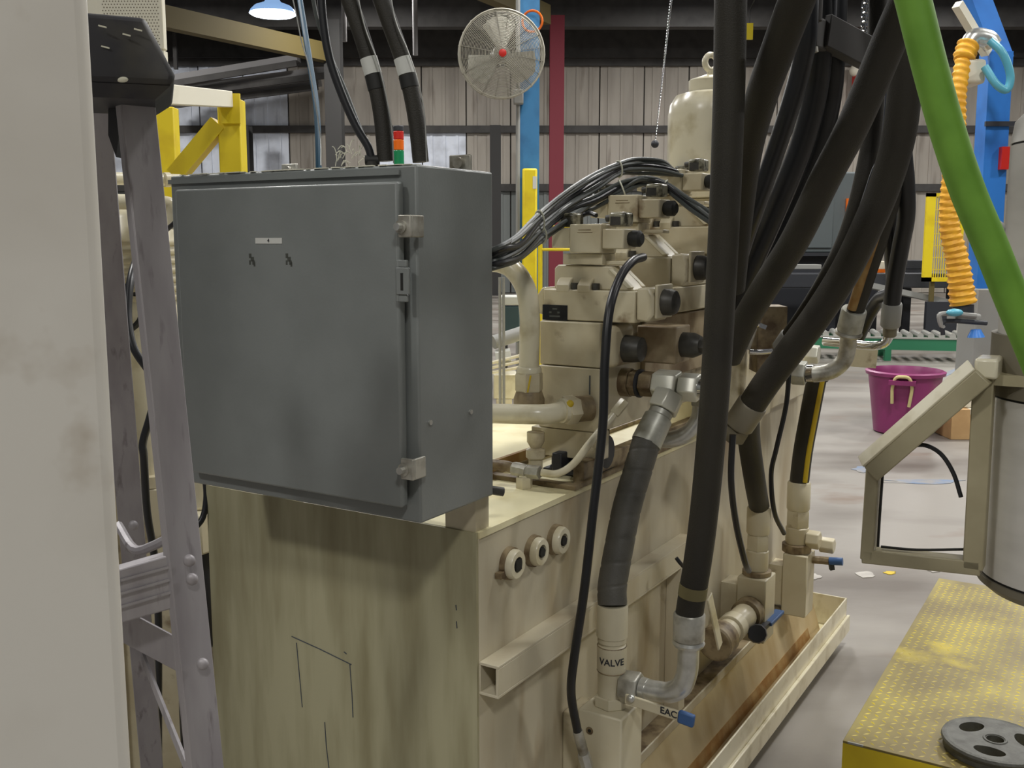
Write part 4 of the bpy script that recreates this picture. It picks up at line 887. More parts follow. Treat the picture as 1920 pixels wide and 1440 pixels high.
for a, b, r, m, n, pr in ((.47, .5, .05, 'dirty', 20, FER), (.5, .56, .04, 'cream', 22, FER), (.56, .62, .042, 'valve', 6, NUT), (.62, .72, .04, 'cream', 24, FER)): seg(B3, 'riser_fitting', KW((*rb3, a)), KW((*rb3, b)), r, m, n, pr)
seg(B3, 'cap_nut', KW((.12, 1.9, .52)), KW((.165, 1.9, .52)), .033, 'cream', 6, NUT, .003); seg(B3, 'cap_nut', KW((.15, 1.96, .49)), KW((.2, 1.96, .49)), .028, 'valve', 6, NUT, .003)
a, b, c, d = wy(1505, 1048, 3.45), wy(1535, 1050, 3.42), wy(1555, 1052, 3.4), wy(1580, 1053, 3.38)
lv = obj('lever', MB().tube([a, b, c], .014, 8, 4, world=True), 'dirty', B3); obj('lever_grip', MB().cyl(c, d, .014, n=12, world=True), 'bluecap', lv); obj('lever_lug', MB().bar(wy(1558, 1054, 3.4), wy(1560, 1068, 3.4), .016, .016, (0, 1, 0)), 'machd', lv)
# lower hoses going into those risers
H = hose('short black hose curving into the middle ball valve', [(1402, 785, 2.68), (1405, 830, 2.76), (1415, 900, 2.86), KW((*rb_, .745))], .031, 'rubber')
H = hose('stiff black hose with a yellow stripe into the far ball valve', [KW((.14, 1.86, 1.09)), KW((.115, 1.88, .95)), KW((.095, 1.895, .83)), KW((*rb3, .72))], .033, 'rubber')
obj('stripe', mk().tube([(.165, 1.838, 1.09), (.14, 1.858, .95), (.12, 1.873, .83), (.11, 1.878, .725)], .009, 8, 6), 'ymark', H)
obj('top_ring', mk().torus((.14, 1.86, 1.09), (.2, 0, 1), .034, .005, 24, 6), 'seal', H)
for lab, pl, r_ in (('thin black cable hanging beside the stiff striped hose', [(1480, 690, 2.95), (1474, 760, 2.95), (1456, 840, 2.95), (1446, 890, 2.97), (1452, 960, 3.0), (1470, 1000, 3.1)], .0075), ('thin black cable behind the tall straight hose', [(1374, 815, 2.5), (1371, 900, 2.5), (1380, 980, 2.55), (1396, 1050, 2.62), (1404, 1070, 2.7)], .0085), ('short dark strap lying on the tank side rail', [(1268, 1046, 2.45), (1274, 1054, 2.45), (1281, 1062, 2.46)], .005)):
    tag(obj('black_cable', MB().tube(hose_pts(pl), r_, 8, 6, world=True), 'cabledark'), lab, 'cable')
# side port block and hex nuts on the right of the tank top
PB = thing('port_block', 'cream port block at the far right of the tank top among the hoses', 'manifold', KW((.05, 1.6, 1.0)))
obj('block', mk().box(-.08, .06, 1.35, 1.62, 1.0, 1.24), 'valve', PB, bev=.004); obj('block', mk().box(-.1, .04, 1.66, 2.15, 1.0, 1.2), 'valve', PB, bev=.004)
obj('gauge_port', mk().cyl((-.01, 1.5, 1.24), (-.01, 1.5, 1.27), .02, n=12), 'zinc', PB)
obj('side_tab', MB().bar(wy(1585, 668, 3.8), wy(1640, 672, 3.8), .05, .07), 'valve', PB)
obj('port_seat', MB().cyl(KW((.03, 1.7, 1.14)), KW((.1, 1.7, 1.14)), .035, n=18, world=True), 'cream', PB)
a = KW((.1, 1.7, 1.14)); 
obj('brown_bracket', MB().box(*(sorted((wy(1422, 620, 2.9).x, wy(1475, 620, 2.9).x))), 2.9, 3.0, wy(1422, 700, 2.9).z, wy(1422, 575, 2.9).z), 'dirty', PB)
obj('chrome_lever', MB().tube(hose_pts([(1448, 658, 2.8), (1425, 660, 2.8), (1405, 659, 2.8)]), .008, 10, 4, world=True), 'chrome', PB)
obj('chrome_knob', MB().ball(wy(1416, 606, 2.8), .015, world=True).bar(wy(1416, 606, 2.8), wy(1436, 614, 2.8), .012, .012), 'chrome', PB)
obj('chrome_stem', MB().cyl(wy(1415, 612, 2.8), wy(1400, 655, 2.8), .009, n=10, world=True), 'zincd', PB)
# ---- upper hoses
h = hose('thick black hose slanting down behind the tall straight hose', [(1520, -70, 1.72), (1494, 0, 1.78), (1464, 80, 1.86), (1428, 180, 1.98), (1402, 280, 2.12), (1386, 400, 2.25), (1372, 540, 2.36)], .031, 'rubber', True)
h = hose('long thick black hose slanting across from upper right to the middle', [(1728, -60, 1.72), (1702, 0, 1.75), (1666, 80, 1.8), (1603, 228, 1.88), (1549, 332, 1.96), (1492, 448, 2.06), (1440, 530, 2.15), (1398, 600, 2.24), (1366, 670, 2.3)], .0298, 'rubber', True, 18)
h = hose('thick black hose curving down to a dark ferrule beside the tank edge', [(1702, -60, 2.1), (1702, 60, 2.12), (1695, 180, 2.15), (1684, 262, 2.18), (1658, 350, 2.22), (1622, 434, 2.26), (1582, 514, 2.32), (1532, 592, 2.38), (1478, 664, 2.44), (1440, 714, 2.48), (1411, 757, 2.52)], .0345, 'rubber', True, 18)
seg(h, 'ferrule', wy(1412, 756, 2.52), wy(1384, 798, 2.55), .039, 'stainlessd', 22, FER); seg(h, 'hex_nut', wy(1384, 798, 2.55), wy(1372, 818, 2.57), .036, 'stainlessd', 6, NUT)
for lab, pl, r_ in (('glossy black hose left of three under the clamp', [(1513, 60, 2.3), (1501, 130, 2.33), (1480, 205, 2.36), (1452, 290, 2.42), (1420, 380, 2.48), (1392, 462, 2.56), (1368, 545, 2.62)], .0225),
                    ('glossy black hose in the middle of three under the clamp', [(1538, 80, 2.46), (1529, 170, 2.5), (1508, 255, 2.54), (1476, 340, 2.58), (1438, 430, 2.64), (1402, 512, 2.7), (1374, 590, 2.76)], .029),
                    ('glossy black hose right of three under the clamp', [(1563, 85, 2.56), (1556, 180, 2.6), (1538, 262, 2.64), (1508, 342, 2.68), (1470, 430, 2.74), (1432, 515, 2.8), (1396, 600, 2.86)], .029)):
    hose(lab, [(pl[0][0] + 4, -60, pl[0][2]), ] + pl, r_, 'rubberg', True)
h = hose('grey-lit black hose ending in a pale ferrule above the port block', [(1648, -60, 2.62), (1640, 200, 2.64), (1618, 340, 2.66), (1588, 444, 2.7), (1550, 522, 2.74), (1514, 582, 2.78), (1481, 630, 2.82)], .024, 'rubber', True)
seg(h, 'ferrule', wy(1482, 629, 2.82), wy(1464, 655, 2.85), .028, 'machl', 20, FER); seg(h, 'neck', wy(1464, 655, 2.85), wy(1458, 664, 2.86), .02, 'stainlessd', 16)
hose('thin blue-black cable between the thick hoses', [(1680, -40, 2.5), (1664, 250, 2.55), (1640, 330, 2.58), (1612, 412, 2.6), (1580, 486, 2.64), (1548, 556, 2.7), (1520, 610, 2.76)], .013, mat('blue_black_cable', C(30, 44, 72), .4), True, 10, name='black_cable', cat='cable')
h = hose('black hose hanging straight into a grey ferrule with a chrome elbow', [(1690, -60, 2.72), (1692, 250, 2.76), (1698, 340, 2.8), (1699, 405, 2.84), (1689, 462, 2.88), (1677, 530, 2.92), (1672, 572, 2.94)], .024, 'rubberg', True)
seg(h, 'ferrule', wy(1673, 568, 2.94), wy(1669, 612, 2.96), .0285, 'machl', 20, FER); seg(h, 'neck', wy(1669, 612, 2.96), wy(1668, 628, 2.97), .02, 'stainlessd', 16)
obj('elbow', MB().tube(hose_pts([(1668, 618, 2.96), (1665, 634, 2.97), (1655, 645, 2.98), (1635, 648, 3.0), (1600, 645, 3.05), (1545, 640, 3.12)]), .0135, 14, 6, world=True), 'chrome', h)
hose('black hose crossing behind the straight one to form a narrow gap', [(1668, 240, 2.9), (1664, 300, 2.9), (1668, 400, 2.93), (1672, 480, 2.96), (1674, 545, 3.0), (1650, 560, 3.1), (1628, 592, 3.15), (1606, 640, 3.2)], .021, 'rubberg')
h = hose('black hose with a worn gold stripe ending in a steel elbow', [(1676, 60, 2.78), (1676, 330, 2.8), (1650, 440, 2.84), (1627, 510, 2.88), (1604, 582, 2.92)], .025, 'rubber', True)
obj('stripe', MB().tube(hose_pts([(1642, 440, 2.815), (1619, 510, 2.86), (1597, 580, 2.9)]), .013, 10, 6, world=True), 'rust', h)
seg(h, 'ferrule', wy(1602, 580, 2.92), wy(1592, 620, 2.95), .036, 'satin', 22, FER); obj('collar', MB().torus(wy(1591, 624, 2.95), wy(1591, 624, 2.95) - wy(1600, 590, 2.93), .033, .007, 26, 7, True), 'zincd', h)
obj('elbow', MB().tube(hose_pts([(1591, 620, 2.95), (1590, 648, 2.97), (1582, 676, 2.98), (1562, 694, 2.99), (1536, 701, 3.0), (1512, 701, 3.01)]), .0245, 18, 6, world=True), 'zincd', h)
seg(h, 'elbow_ring', wy(1526, 700, 3.0), wy(1514, 700, 3.01), .027, 'chrome', 20)
seg(h, 'hex_nut', wy(1512, 700, 3.01), wy(1486, 698, 3.03), .038, 'satin', 6, NUT, .002); seg(h, 'hex_nut', wy(1536, 665, 3.1), wy(1510, 663, 3.12), .03, 'white_nut', 6, NUT, .002); seg(h, 'stub', wy(1490, 698, 3.02), KW((.1, 1.7, 1.14)), .028, 'valve', 18)
# clamp, strut, rope and rack above
hh = thing('hose_clamp', 'dark steel hose clamp and slanting strut among the hoses at the top', 'clamp', wy(1520, 60, 2.4))
obj('clamp_block', MB().bar(wy(1502, 62, 2.38), wy(1566, 84, 2.6), .07, .07), 'steeldark', hh, bev=.006)
obj('strut', MB().bar(wy(1545, 58, 2.42), wy(1648, 112, 2.55), .03, .075), 'steeldark', hh, bev=.003)
obj('clamp_bolt', MB().cyl(wy(1524, 42, 2.34), wy(1522, 27, 2.34), .014, n=6, world=True), 'zincd', hh)
obj('clamp_bolt', MB().cyl(wy(1520, 100, 2.34), wy(1519, 90, 2.34), .017, n=10, world=True), 'zincd', hh)
obj('clamp_rod', MB().cyl(wy(1526, 40, 2.36), (wy(1526, 40, 2.36).x, 2.36, 3.2), .018, n=10, world=True), 'steeldark', hh)
obj('clamp_rod', MB().cyl(wy(1556, 50, 2.45), (wy(1556, 50, 2.45).x, 2.45, 3.2), .014, n=10, world=True), 'machd', hh)
obj('yellow_tag', MB().box(wy(1398, 60, 2.6).x, wy(1412, 60, 2.6).x, 2.6, 2.604, wy(1400, 74, 2.6).z, wy(1400, 43, 2.6).z), 'yellow', hh)
obj('tag_wire', MB().tube([wy(1405, 46, 2.602), wy(1410, 10, 2.6), wy(1440, -20, 2.5), wy(1506, 64, 2.4)], .0015, 5, 4, world=True), 'seal', hh)
mb = MB()
for i in range(60):
    p = wy(1619, 74, 2.62) + Vector((0, 0, i * .011)); sd = Vector((.007, 0, 0)) if i % 2 else Vector((0, .007, 0)); mb.tube([p - sd, p + Vector((0, 0, .014)) - sd, p + Vector((0, 0, .014)) + sd, p + sd, p - sd], .0028, 5, 1, world=True)
o = tag(obj('safety_chain', mb, 'chrome'), 'short bright chain hanging among the hoses by the strut', 'chain')
wv = wy(1604, 132, 29.6); t = thing('wall_fitting', 'small red wall fitting with a white cap high on the back wall between hoses', 'fitting', wv)
obj('cylinder', MB().box(wv.x - .02, wv.x + .4, 29.5, 29.85, wv.z - 1.2, wv.z - .1), 'redb', t, bev=.05); obj('cap', MB().ball(wv, .17, world=True), 'paper', t)
rk = thing('hose_rack', 'overhead steel rack carrying the hoses above the picture', 'rack', (1.0, 2.1, 3.2))
obj('rack_beam', MB().bar((-.8, 2.5, 3.25), (2.4, 2.0, 3.25), .12, .12), 'steeldark', rk)
for x, y in ((-.6, 2.47), (2.2, 2.03)): obj('hanger_rod', MB().cyl((x, y, 3.3), (x, y, 8.4), .015, n=8, world=True), 'steeldark', rk)
# ---- hoses rising from the cabinet top
def tape_hose(label, pl, lab, tp, r=.0158):
    t = hose(label, pl, r, 'cabledark' if False else 'rubber', True, 14)
    a, b = lab; band(t, wy(*a).z, wy(*b).z, 1.04, 'label', 'hose_label'); a, b = tp; band(t, wy(*a).z, wy(*b).z, 1.06, 'seal', 'black_tape'); return t
YC = 1.97
t = tape_hose('dark cable hose with a white label rising left of the signal light', [(640, -50, YC), (655, 0, YC), (674, 55, YC), (692, 112, YC), (707, 170, YC), (717, 230, YC), (723, 302, YC)], ((690.5, 108, YC - .002), (699.5, 140, YC - .002)), ((699.5, 140, YC), (706.5, 168, YC)))
t = tape_hose('dark cable hose with a white label rising right of the signal light', [(698, -50, YC), (715, 0, YC), (735, 55, YC), (755, 112, YC), (770, 170, YC), (781, 230, YC), (789, 304, YC)], ((754, 108, YC - .002), (764, 140, YC - .002)), ((764, 142, YC), (769, 166, YC)))
tag(obj('black_cable', MB().tube(up_end(hose_pts([(600, -40, YC), (606, 40, YC), (618, 110, YC), (642, 180, YC), (668, 238, YC), (690, 275, YC), (697, 300, YC)])), .0078, 10, 6, world=True), 'cabledark'), 'black cable bending into the black gland on the cabinet top', 'cable')
tag(obj('black_cable', MB().tube(up_end(hose_pts([(580, -40, YC + .05), (596, 40, YC + .05), (622, 110, YC + .05), (648, 170, YC + .05), (672, 232, YC + .04), (694, 285, YC + .01)])), .004, 8, 6, world=True), 'cable'), 'thin pale wire running beside the black cable above the cabinet', 'cable')
for lab, pl in (('thin bare wire along the left labelled hose', [(668, -20, YC - .03), (684, 50, YC - .03), (708, 116, YC - .03), (724, 180, YC - .03), (735, 245, YC - .03), (738, 306, YC - .03)]), ('thin bare wire along the right labelled hose', [(730, -20, YC - .03), (742, 40, YC - .03), (765, 96, YC - .03), (783, 150, YC - .03), (796, 215, YC - .03), (800, 304, YC - .03)]), ('thin bare wire hanging above the left cabinet ear', [(545, -20, YC + .03), (556, 30, YC + .03), (566, 80, YC + .03), (580, 130, YC + .03), (600, 250, YC + .03), (602, 310, YC + .01)])):
    tag(obj('bare_wire', MB().tube(up_end(hose_pts(pl)), .0013, 6, 5, world=True), 'zinc'), lab, 'wire')
g_ = thing('cable_gland', 'black cable gland and pale lint on top of the grey cabinet', 'gland', wy(698, 312, YC))
obj('gland_nut', MB().cyl(wy(685, 300, YC), wy(711, 300, YC), .0095, n=14, world=True), 'seal', g_); obj('gland_body', MB().cyl(wy(698, 303, YC), wy(698, 318, YC), .012, n=12, world=True), 'plugblack', g_)
mb = MB()
for i in range(26):
    p = wy(random.uniform(632, 690), 308 - abs(random.gauss(0, 18)), YC + .02); q = p + Vector((random.uniform(-.02, .02), random.uniform(-.01, .01), random.uniform(-.02, .02))); mb.tube([p, p.lerp(q, .5) + Vector((0, 0, .006)), q], .0009, 4, 3, world=True)
o = obj('lint_strands', mb, 'dust', g_); o['kind'] = 'stuff'

# ================================================================== FOREGROUND LEFT: column and stepladder
PX = -.2765
pcz = math.atan2(.42 * .4 + .2, 1.0)
pc = thing('machine_column', 'cream painted square steel column close by at the left edge', 'column', (PX - .2, .78, 0))
ed_ = Vector((PX - .004, .7, 0)); vd = Vector((ed_.x, ed_.y, 0)).normalized(); lf = Vector((-vd.y, vd.x, 0))
TPC = lambda p: ed_ + lf * p[0] + vd * p[1] + Vector((0, 0, p[2]))
obj('tube', MB(TPC).box(0.001, .3, 0, .2, 0.012, 3.0), 'post', pc, bev=.008, seg=3)
obj('base_plate', MB(TPC).box(-.06, .36, -.06, .26, 0, .012), 'post', pc)
ld = thing('stepladder', 'worn aluminium stepladder with a black plastic cap behind the cream column', 'ladder', (-.45, 1.3, 0))
T1 = wy(254, 165, 1.2); B1 = wy(389, 1440, 1.15); d = (B1 - T1); B1 = T1 + d * ((T1.z - .03) / (-d.z))
def rail(top, bot, wd, dp, name='rail', nrm=(0, -1, 0)):
    d = (bot - top).normalized(); n = Vector(nrm); s_ = d.cross(n).normalized(); n = s_.cross(d).normalized(); mb = MB()
    def pl(o1, o2, n1, n2):
        mb.raw([top + s_ * o1 + n * n1, top + s_ * o2 + n * n1, top + s_ * o2 + n * n2, top + s_ * o1 + n * n2, bot + s_ * o1 + n * n1, bot + s_ * o2 + n * n1, bot + s_ * o2 + n * n2, bot + s_ * o1 + n * n2], [(0, 1, 2, 3), (7, 6, 5, 4), (0, 4, 5, 1), (1, 5, 6, 2), (2, 6, 7, 3), (3, 7, 4, 0)])
    h = wd / 2
    pl(-h, h, 0, -.003); pl(-h, -h + .003, -.003, -dp); pl(h - .003, h, -.003, -dp); return obj(name, mb, 'alu', ld, bev=.001), n
fr_, nn = rail(T1 + Vector((0, 0, .03)), B1, .0395, .02, 'front_rail', (.85, -1, 0))
T2 = wy(176, 170, 1.32); M2 = wy(247, 1000, 1.5); d = M2 - T2; B2_ = T2 + d * ((T2.z - .03) / (-d.z))
rail(T2, B2_, .036, .024, 'back_rail', (.35, -1, 0))
rail(T1 + Vector((-.36, .12, .03)), B1 + Vector((-.5, .16, 0)), .042, .026, 'front_rail', (-.35, -1, 0))
ce_ = wy(329, 160, 1.13); cz0 = ce_.z; cz1_ = wy(262, 32, 1.14).z; lipz = wy(300, 140, 1.13).z
v2 = Vector((ce_.x, ce_.y, 0)).normalized(); l2 = Vector((-v2.y, v2.x, 0)); TLC = lambda p: Vector((ce_.x, ce_.y, 0)) + l2 * p[0] + v2 * p[1] + Vector((0, 0, p[2]))
tx = (wy(329, 160, 1.13) - wy(279, 36, 1.13)).length; tx = abs(wy(329, 100, 1.13).x - wy(280, 100, 1.13).x)
mb = MB(TLC); D = .2
vs = [(0.45, 0, cz0), (0.003, 0, cz0), (0.006, D, cz0), (.45, D, cz0), (.45, 0, lipz), (0, 0, lipz), (.004, D, lipz), (.45, D, lipz), (.45, .02, cz1_ + .012), (tx, .02, cz1_), (tx + .004, D - .02, cz1_), (.45, D - .02, cz1_ + .012)]
mb.add(vs, [(3, 2, 1, 0), (0, 1, 5, 4), (1, 2, 6, 5), (2, 3, 7, 6), (3, 0, 4, 7), (4, 5, 9, 8), (5, 6, 10, 9), (6, 7, 11, 10), (7, 4, 8, 11), (8, 9, 10, 11)])
obj('top_cap', mb, 'capblack', ld, bev=.006, seg=3)
mb = MB(TLC); z2_ = wy(300, 186, 1.14).z
mb.add([(.005, .004, cz0), (.008, D - .01, cz0), (.14, D - .01, cz0), (.14, .004, cz0), (.022, .02, z2_), (.024, D - .03, z2_), (.14, D - .03, z2_), (.14, .02, z2_)], [(0, 1, 2, 3), (7, 6, 5, 4), (0, 4, 5, 1), (1, 5, 6, 2), (2, 6, 7, 3), (3, 7, 4, 0)])
obj('cap_skirt', mb, 'capblack', ld)
for k in range(6):
    q = TLC((tx + .01 + .016 * k * random.uniform(.6, 1.1), .012 - .0, lipz + (cz1_ - lipz) * random.uniform(.25, .8))); obj('scratch', MB().bar(q - Vector((0, .004, 0)), q + Vector((.008, -.004, -.002)), .002, .0015), 'dust', ld)
obj('cap_bracket', MB().prism([(wy(190, 150, 1.2).x, wy(190, 150, 1.2).z), (wy(224, 150, 1.2).x, wy(224, 150, 1.2).z), (wy(205, 292, 1.2).x, wy(205, 292, 1.2).z), (wy(190, 250, 1.2).x, wy(190, 250, 1.2).z)], 1.22, 1.24, 'y'), 'capblack', ld)
obj('cap_rivet', MB().ball(wy(229, 149, 1.115), .0045, sc=(1.5, .6, .7), world=True), 'dust', ld)
def strap(p0, p1, wd, name):
    return obj(name, MB().bar(p0, p1, .003, wd, (p1 - p0).cross(Vector((0, -1, 0)))), 'alu', ld, bev=.0008)
b1 = obj('cross_brace', MB().bar(wy(130, 1140, 1.175), wy(338, 1081, 1.175), .03, .064), 'alu', ld, bev=.002)
for k in (-1, 0, 1): obj('rib', MB().bar(wy(132, 1140 + k * 26, 1.158), wy(325, 1085 + k * 24, 1.158), .003, .003), 'alu', b1)
obj('diagonal_brace', MB().bar(wy(160, 1135, 1.2), wy(362, 1242, 1.185), .004, .04), 'alu', ld, bev=.001)
obj('gusset', MB().tube([wy(222, 985, 1.3), wy(252, 1030, 1.24), wy(290, 1022, 1.22), wy(330, 1000, 1.2)], .006, 8, 4, world=True), 'alu', ld)
for px, py, Y in ((355, 1051, 1.155), (360, 1086, 1.155), (380, 1245, 1.148), (250, 985, 1.47)):
    obj('rivet', MB().ball(wy(px, py, Y), .0075, sc=(1, .7, 1), world=True), 'alu', ld)
for k, z in enumerate((.3, .6)): obj('step', MB().box(B1.x - .5, B1.x - .0, 1.16, 1.26, z, z + .02), 'alu', ld, bev=.002)
obj('spreader_bar', MB().bar(T1 + (B1 - T1) * .55 + Vector((0, .02, 0)), T2 + (B2_ - T2) * .5, .004, .02), 'alu', ld)
# cream pump motor standing left of the tank, seen between the ladder rails
mc_ = wy(262, 450, 2.75)
mo = thing('pump_motor', 'cream finned pump motor standing left of the tank behind the ladder', 'motor', (mc_.x, mc_.y, 0))
zA, zB = wy(0, 395, 2.75).z, wy(0, 560, 2.75).z
obj('motor_body', MB().lathe_w(Vector((mc_.x, mc_.y, .9)), Vector((0, 0, 1)), [(.12, 0), (.12, zA - .92), (.105, zA - .9)], 36), 'pipe', mo)
for i in range(7): obj('cooling_fin', MB().lathe_w(Vector((mc_.x, mc_.y, zB - .0 + i * .024)), Vector((0, 0, 1)), [(.126, 0), (.128, .004), (.128, .009), (.126, .013)], 36), 'valve', mo)
obj('terminal_box', MB().box(mc_.x - .14, mc_.x - .03, mc_.y - .17, mc_.y - .1, zB - .25, zB - .1), 'pipe', mo, bev=.006)
obj('terminal_lid_arch', MB().torus(Vector((mc_.x - .02, mc_.y - .125, zB - .02)), (0.3, -1, 0), .06, .01, 24, 8, True), 'cabledark', mo)
obj('pedestal', MB().box(mc_.x - .15, mc_.x + .15, mc_.y - .14, mc_.y + .14, 0.0, .9), 'valve', mo, bev=.006)
obj('flange', MB().cyl(Vector((mc_.x, mc_.y, .9)), Vector((mc_.x, mc_.y, .93)), .15, n=30, world=True), 'valve', mo)
P = thing('cream_pipe', 'upper of two level cream pipes behind the ladder rails', 'pipe', wy(270, 335, 2.6)); obj('tube', MB().cyl(wy(120, 332, 2.55), wy(338, 338, 2.75), .016, n=16, world=True), 'pipe', P); obj('pipe_cap', MB().cyl(wy(308, 337, 2.715), wy(318, 337, 2.725), .019, n=16, world=True), 'cream', P); obj('stand', MB().cyl(wy(150, 333, 2.58), (wy(150, 333, 2.58).x, 2.58, 0), .016, n=12, world=True), 'pipe', P)
P = thing('cream_pipe', 'lower of two level cream pipes behind the ladder rails', 'pipe', wy(270, 378, 2.6)); obj('tube', MB().cyl(wy(120, 376, 2.5), wy(300, 380, 2.62), .019, n=16, world=True), 'pipe', P); obj('elbow', MB().tube(hose_pts([(296, 380, 2.62), (318, 384, 2.63), (326, 398, 2.63), (328, 430, 2.63)]), .019, 14, 5, world=True), 'pipe', P)
obj('stand', MB().cyl(wy(160, 377, 2.53), (wy(160, 377, 2.53).x, 2.53, 0), .016, n=12, world=True), 'pipe', P)
for lab, pl, r_ in (('black cable curving between the ladder rails past the cream motor', [(262, 470, 2.3), (246, 520, 2.2), (240, 590, 2.15), (250, 650, 2.12), (275, 690, 2.12), (296, 720, 2.14), (282, 780, 2.15), (268, 830, 2.15), (270, 860, 2.15), (276, 960, 2.18), (296, 1120, 2.25), (300, 1500, 2.3), (330, 1640, 2.33)], .0085), ('black cable hanging below the cabinet corner beside the ladder', [(384, 890, 2.25), (387, 930, 2.25), (382, 965, 2.24), (370, 985, 2.23), (340, 1010, 2.22)], .007), ('thin black cable on the cream motor at the cabinet edge', [(345, 400, 2.5), (325, 420, 2.5), (312, 432, 2.52), (296, 455, 2.55)], .006)):
    tag(obj('black_cable', MB().tube(hose_pts(pl), r_, 10, 6, world=True), 'cabledark'), lab, 'cable')
# pump frame with base left of the tank (lower)
pb = thing('filter_stand', 'cream filter stand with a dark bowl on the floor left of the tank', 'filter', KW((-.9, .14, 0)))
obj('base_plate', mk().box(-1.0, -.82, .04, .26, 0, .02), 'dirty', pb); obj('column', mk().box(-.93, -.86, .16, .24, .02, .8), 'cream', pb, bev=.004)
obj('filter_head', mk().box(-.96, -.83, .06, .24, .8, .9), 'pipe', pb, bev=.006); obj('filter_bowl', mk().cyl((-.9, .1, .55), (-.9, .1, .8), .05, n=20), 'machd', pb, bev=.008)
obj('filter_cap', mk().cyl((-.9, .12, .9), (-.9, .12, .99), .05, n=20), 'pipe', pb, bev=.008); obj('hose_tail', mk().tube([(-.9, .1, .56), (-.9, .06, .45), (-.88, .04, .3), (-.9, .06, .04)], .02, 12, 5), 'rubber', pb)

# ================================================================== FOREGROUND RIGHT: cylinder, frame, green hose, platform
cx, cy, cr = .822, 1.42, .13
cp = thing('hanging_cylinder', 'grey cylinder unit with a domed top held out at the right edge', 'machine', (cx, cy, 1.0))
zc_ = [wy(1860, y, 1.42).z for y in (1098, 1062, 738, 622, 250, 196)]
zc_ = [wy(1855, y, 1.47).z for y in (1090, 1064, 738, 622, 275, 200)]
def cyl_part(nm, a, b, r, m, prof=None): return obj(nm, MB().lathe_w(Vector((cx, cy, a)), Vector((0, 0, 1)), prof or [(r, 0), (r, b - a)], 56), m, cp, bev=0)
cyl_part('bottom_ring', zc_[0], zc_[1], cr + .003, 'stainlessd', [(cr - .012, 0), (cr + .003, .012), (cr + .003, zc_[1] - zc_[0])])
cyl_part('seal_ring', zc_[1], zc_[1] + .004, cr - .002, 'seal'); cyl_part('lower_shell', zc_[1] + .004, zc_[2], cr, 'stainless')
cyl_part('seal_ring', zc_[2], zc_[2] + .004, cr - .002, 'seal'); cyl_part('clamp_band', zc_[2] + .004, zc_[3], cr + .004, 'stainlessd')
cyl_part('upper_shell', zc_[3], zc_[4], cr - .004, 'stainless'); cyl_part('seal_ring', zc_[4], zc_[4] + .003, cr - .006, 'seal')
cyl_part('dome', zc_[4] + .003, zc_[5], cr, 'stainless', [(cr - .004, 0), (cr - .008, .03), (cr - .03, .055), (cr - .07, .068)])
obj('band_knob', MB().cyl(wy(1868, 430, 1.3), wy(1858, 432, 1.29), .012, n=12, world=True), 'machl', cp)
obj('support_arm', MB().cyl((cx + .1, cy, 1.55), (1.75, cy + .2, 1.55), .035, n=18, world=True), 'stainlessd', cp); obj('support_post', MB().cyl((1.75, cy + .2, 0), (1.75, cy + .2, 1.75), .06, n=20, world=True), 'stainlessd', cp)
ck = WK((cx, cy, 0)); yf = ck[1] - .1
gf = thing('steel_guard', 'beige four-sided steel frame bolted to the grey cylinder', 'frame', KW(kp(1730, 1045, y=yf)))
def fbar(nm, a, b, w_, d_=.03, off=0):
    A_, B_ = kp(*a, y=yf), kp(*b, y=yf); return obj(nm, mk().bar((A_[0], yf + off, A_[2]), (B_[0], yf + off, B_[2]), d_, w_, EX.cross(EY) if abs(A_[0] - B_[0]) > abs(A_[2] - B_[2]) else EX), 'frame', gf, bev=.002)
fbar('frame_bar', (1640, 866), (1628, 1046), .0185)
fbar('frame_bar', (1619, 1039), (1840, 1062), .021)
fbar('frame_bar', (1846, 706), (1826, 1064), .027)
A_, B_ = kp(1644, 884, y=yf), kp(1850, 706, y=yf)
obj('sloped_bar', mk().bar((A_[0], yf, A_[2] + .004), (B_[0], yf, B_[2] + .004), .085, .027, EX.cross(EY)), 'frame', gf, bev=.002)
obj('mount_bracket', mk().box(kp(1850, 700, y=yf)[0], kp(1850, 700, y=yf)[0] + .06, yf - .01, yf + .1, kp(1850, 720, y=yf)[2], kp(1850, 700, y=yf)[2]), 'frame', gf)
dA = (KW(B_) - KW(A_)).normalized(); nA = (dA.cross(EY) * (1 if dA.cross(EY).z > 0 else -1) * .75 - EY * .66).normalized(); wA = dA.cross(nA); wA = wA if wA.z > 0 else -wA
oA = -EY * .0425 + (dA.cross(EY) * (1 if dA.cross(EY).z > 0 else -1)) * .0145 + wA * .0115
obj('lit_top_strip', MB().bar(KW((A_[0], yf, A_[2] + .004)) + oA, KW((B_[0], yf, B_[2] + .004)) + oA, .023, .004, nA), 'pipe', gf, bev=.001)  # pale strip puts the bar's lit top face into colour
a = kp(1846, 690, y=yf); obj('corner_block', mk().box(a[0] - .01, a[0] + .02, yf - .03, yf + .03, a[2] - .012, a[2] + .016), 'pipe', gf, bev=.004)
obj('joint_gasket', mk().box(kp(1838, 707, y=yf)[0] - .005, kp(1838, 707, y=yf)[0] + .012, yf - .02, yf + .01, kp(1838, 716, y=yf)[2], kp(1838, 700, y=yf)[2]), 'seal', gf)
obj('edge_seal', mk().tube([kp(1652, 1025, y=yf), kp(1720, 1031, y=yf), kp(1808, 1030, y=yf)], .0022, 6, 4), 'seal', gf)
obj('edge_seal', mk().tube([kp(1655, 890, y=yf), kp(1650, 960, y=yf), kp(1646, 1025, y=yf)], .002, 6, 4), 'seal', gf)
obj('edge_seal', mk().tube([kp(1858, 735, y=yf), kp(1846, 900, y=yf), kp(1834, 1058, y=yf)], .003, 6, 4), 'seal', gf)
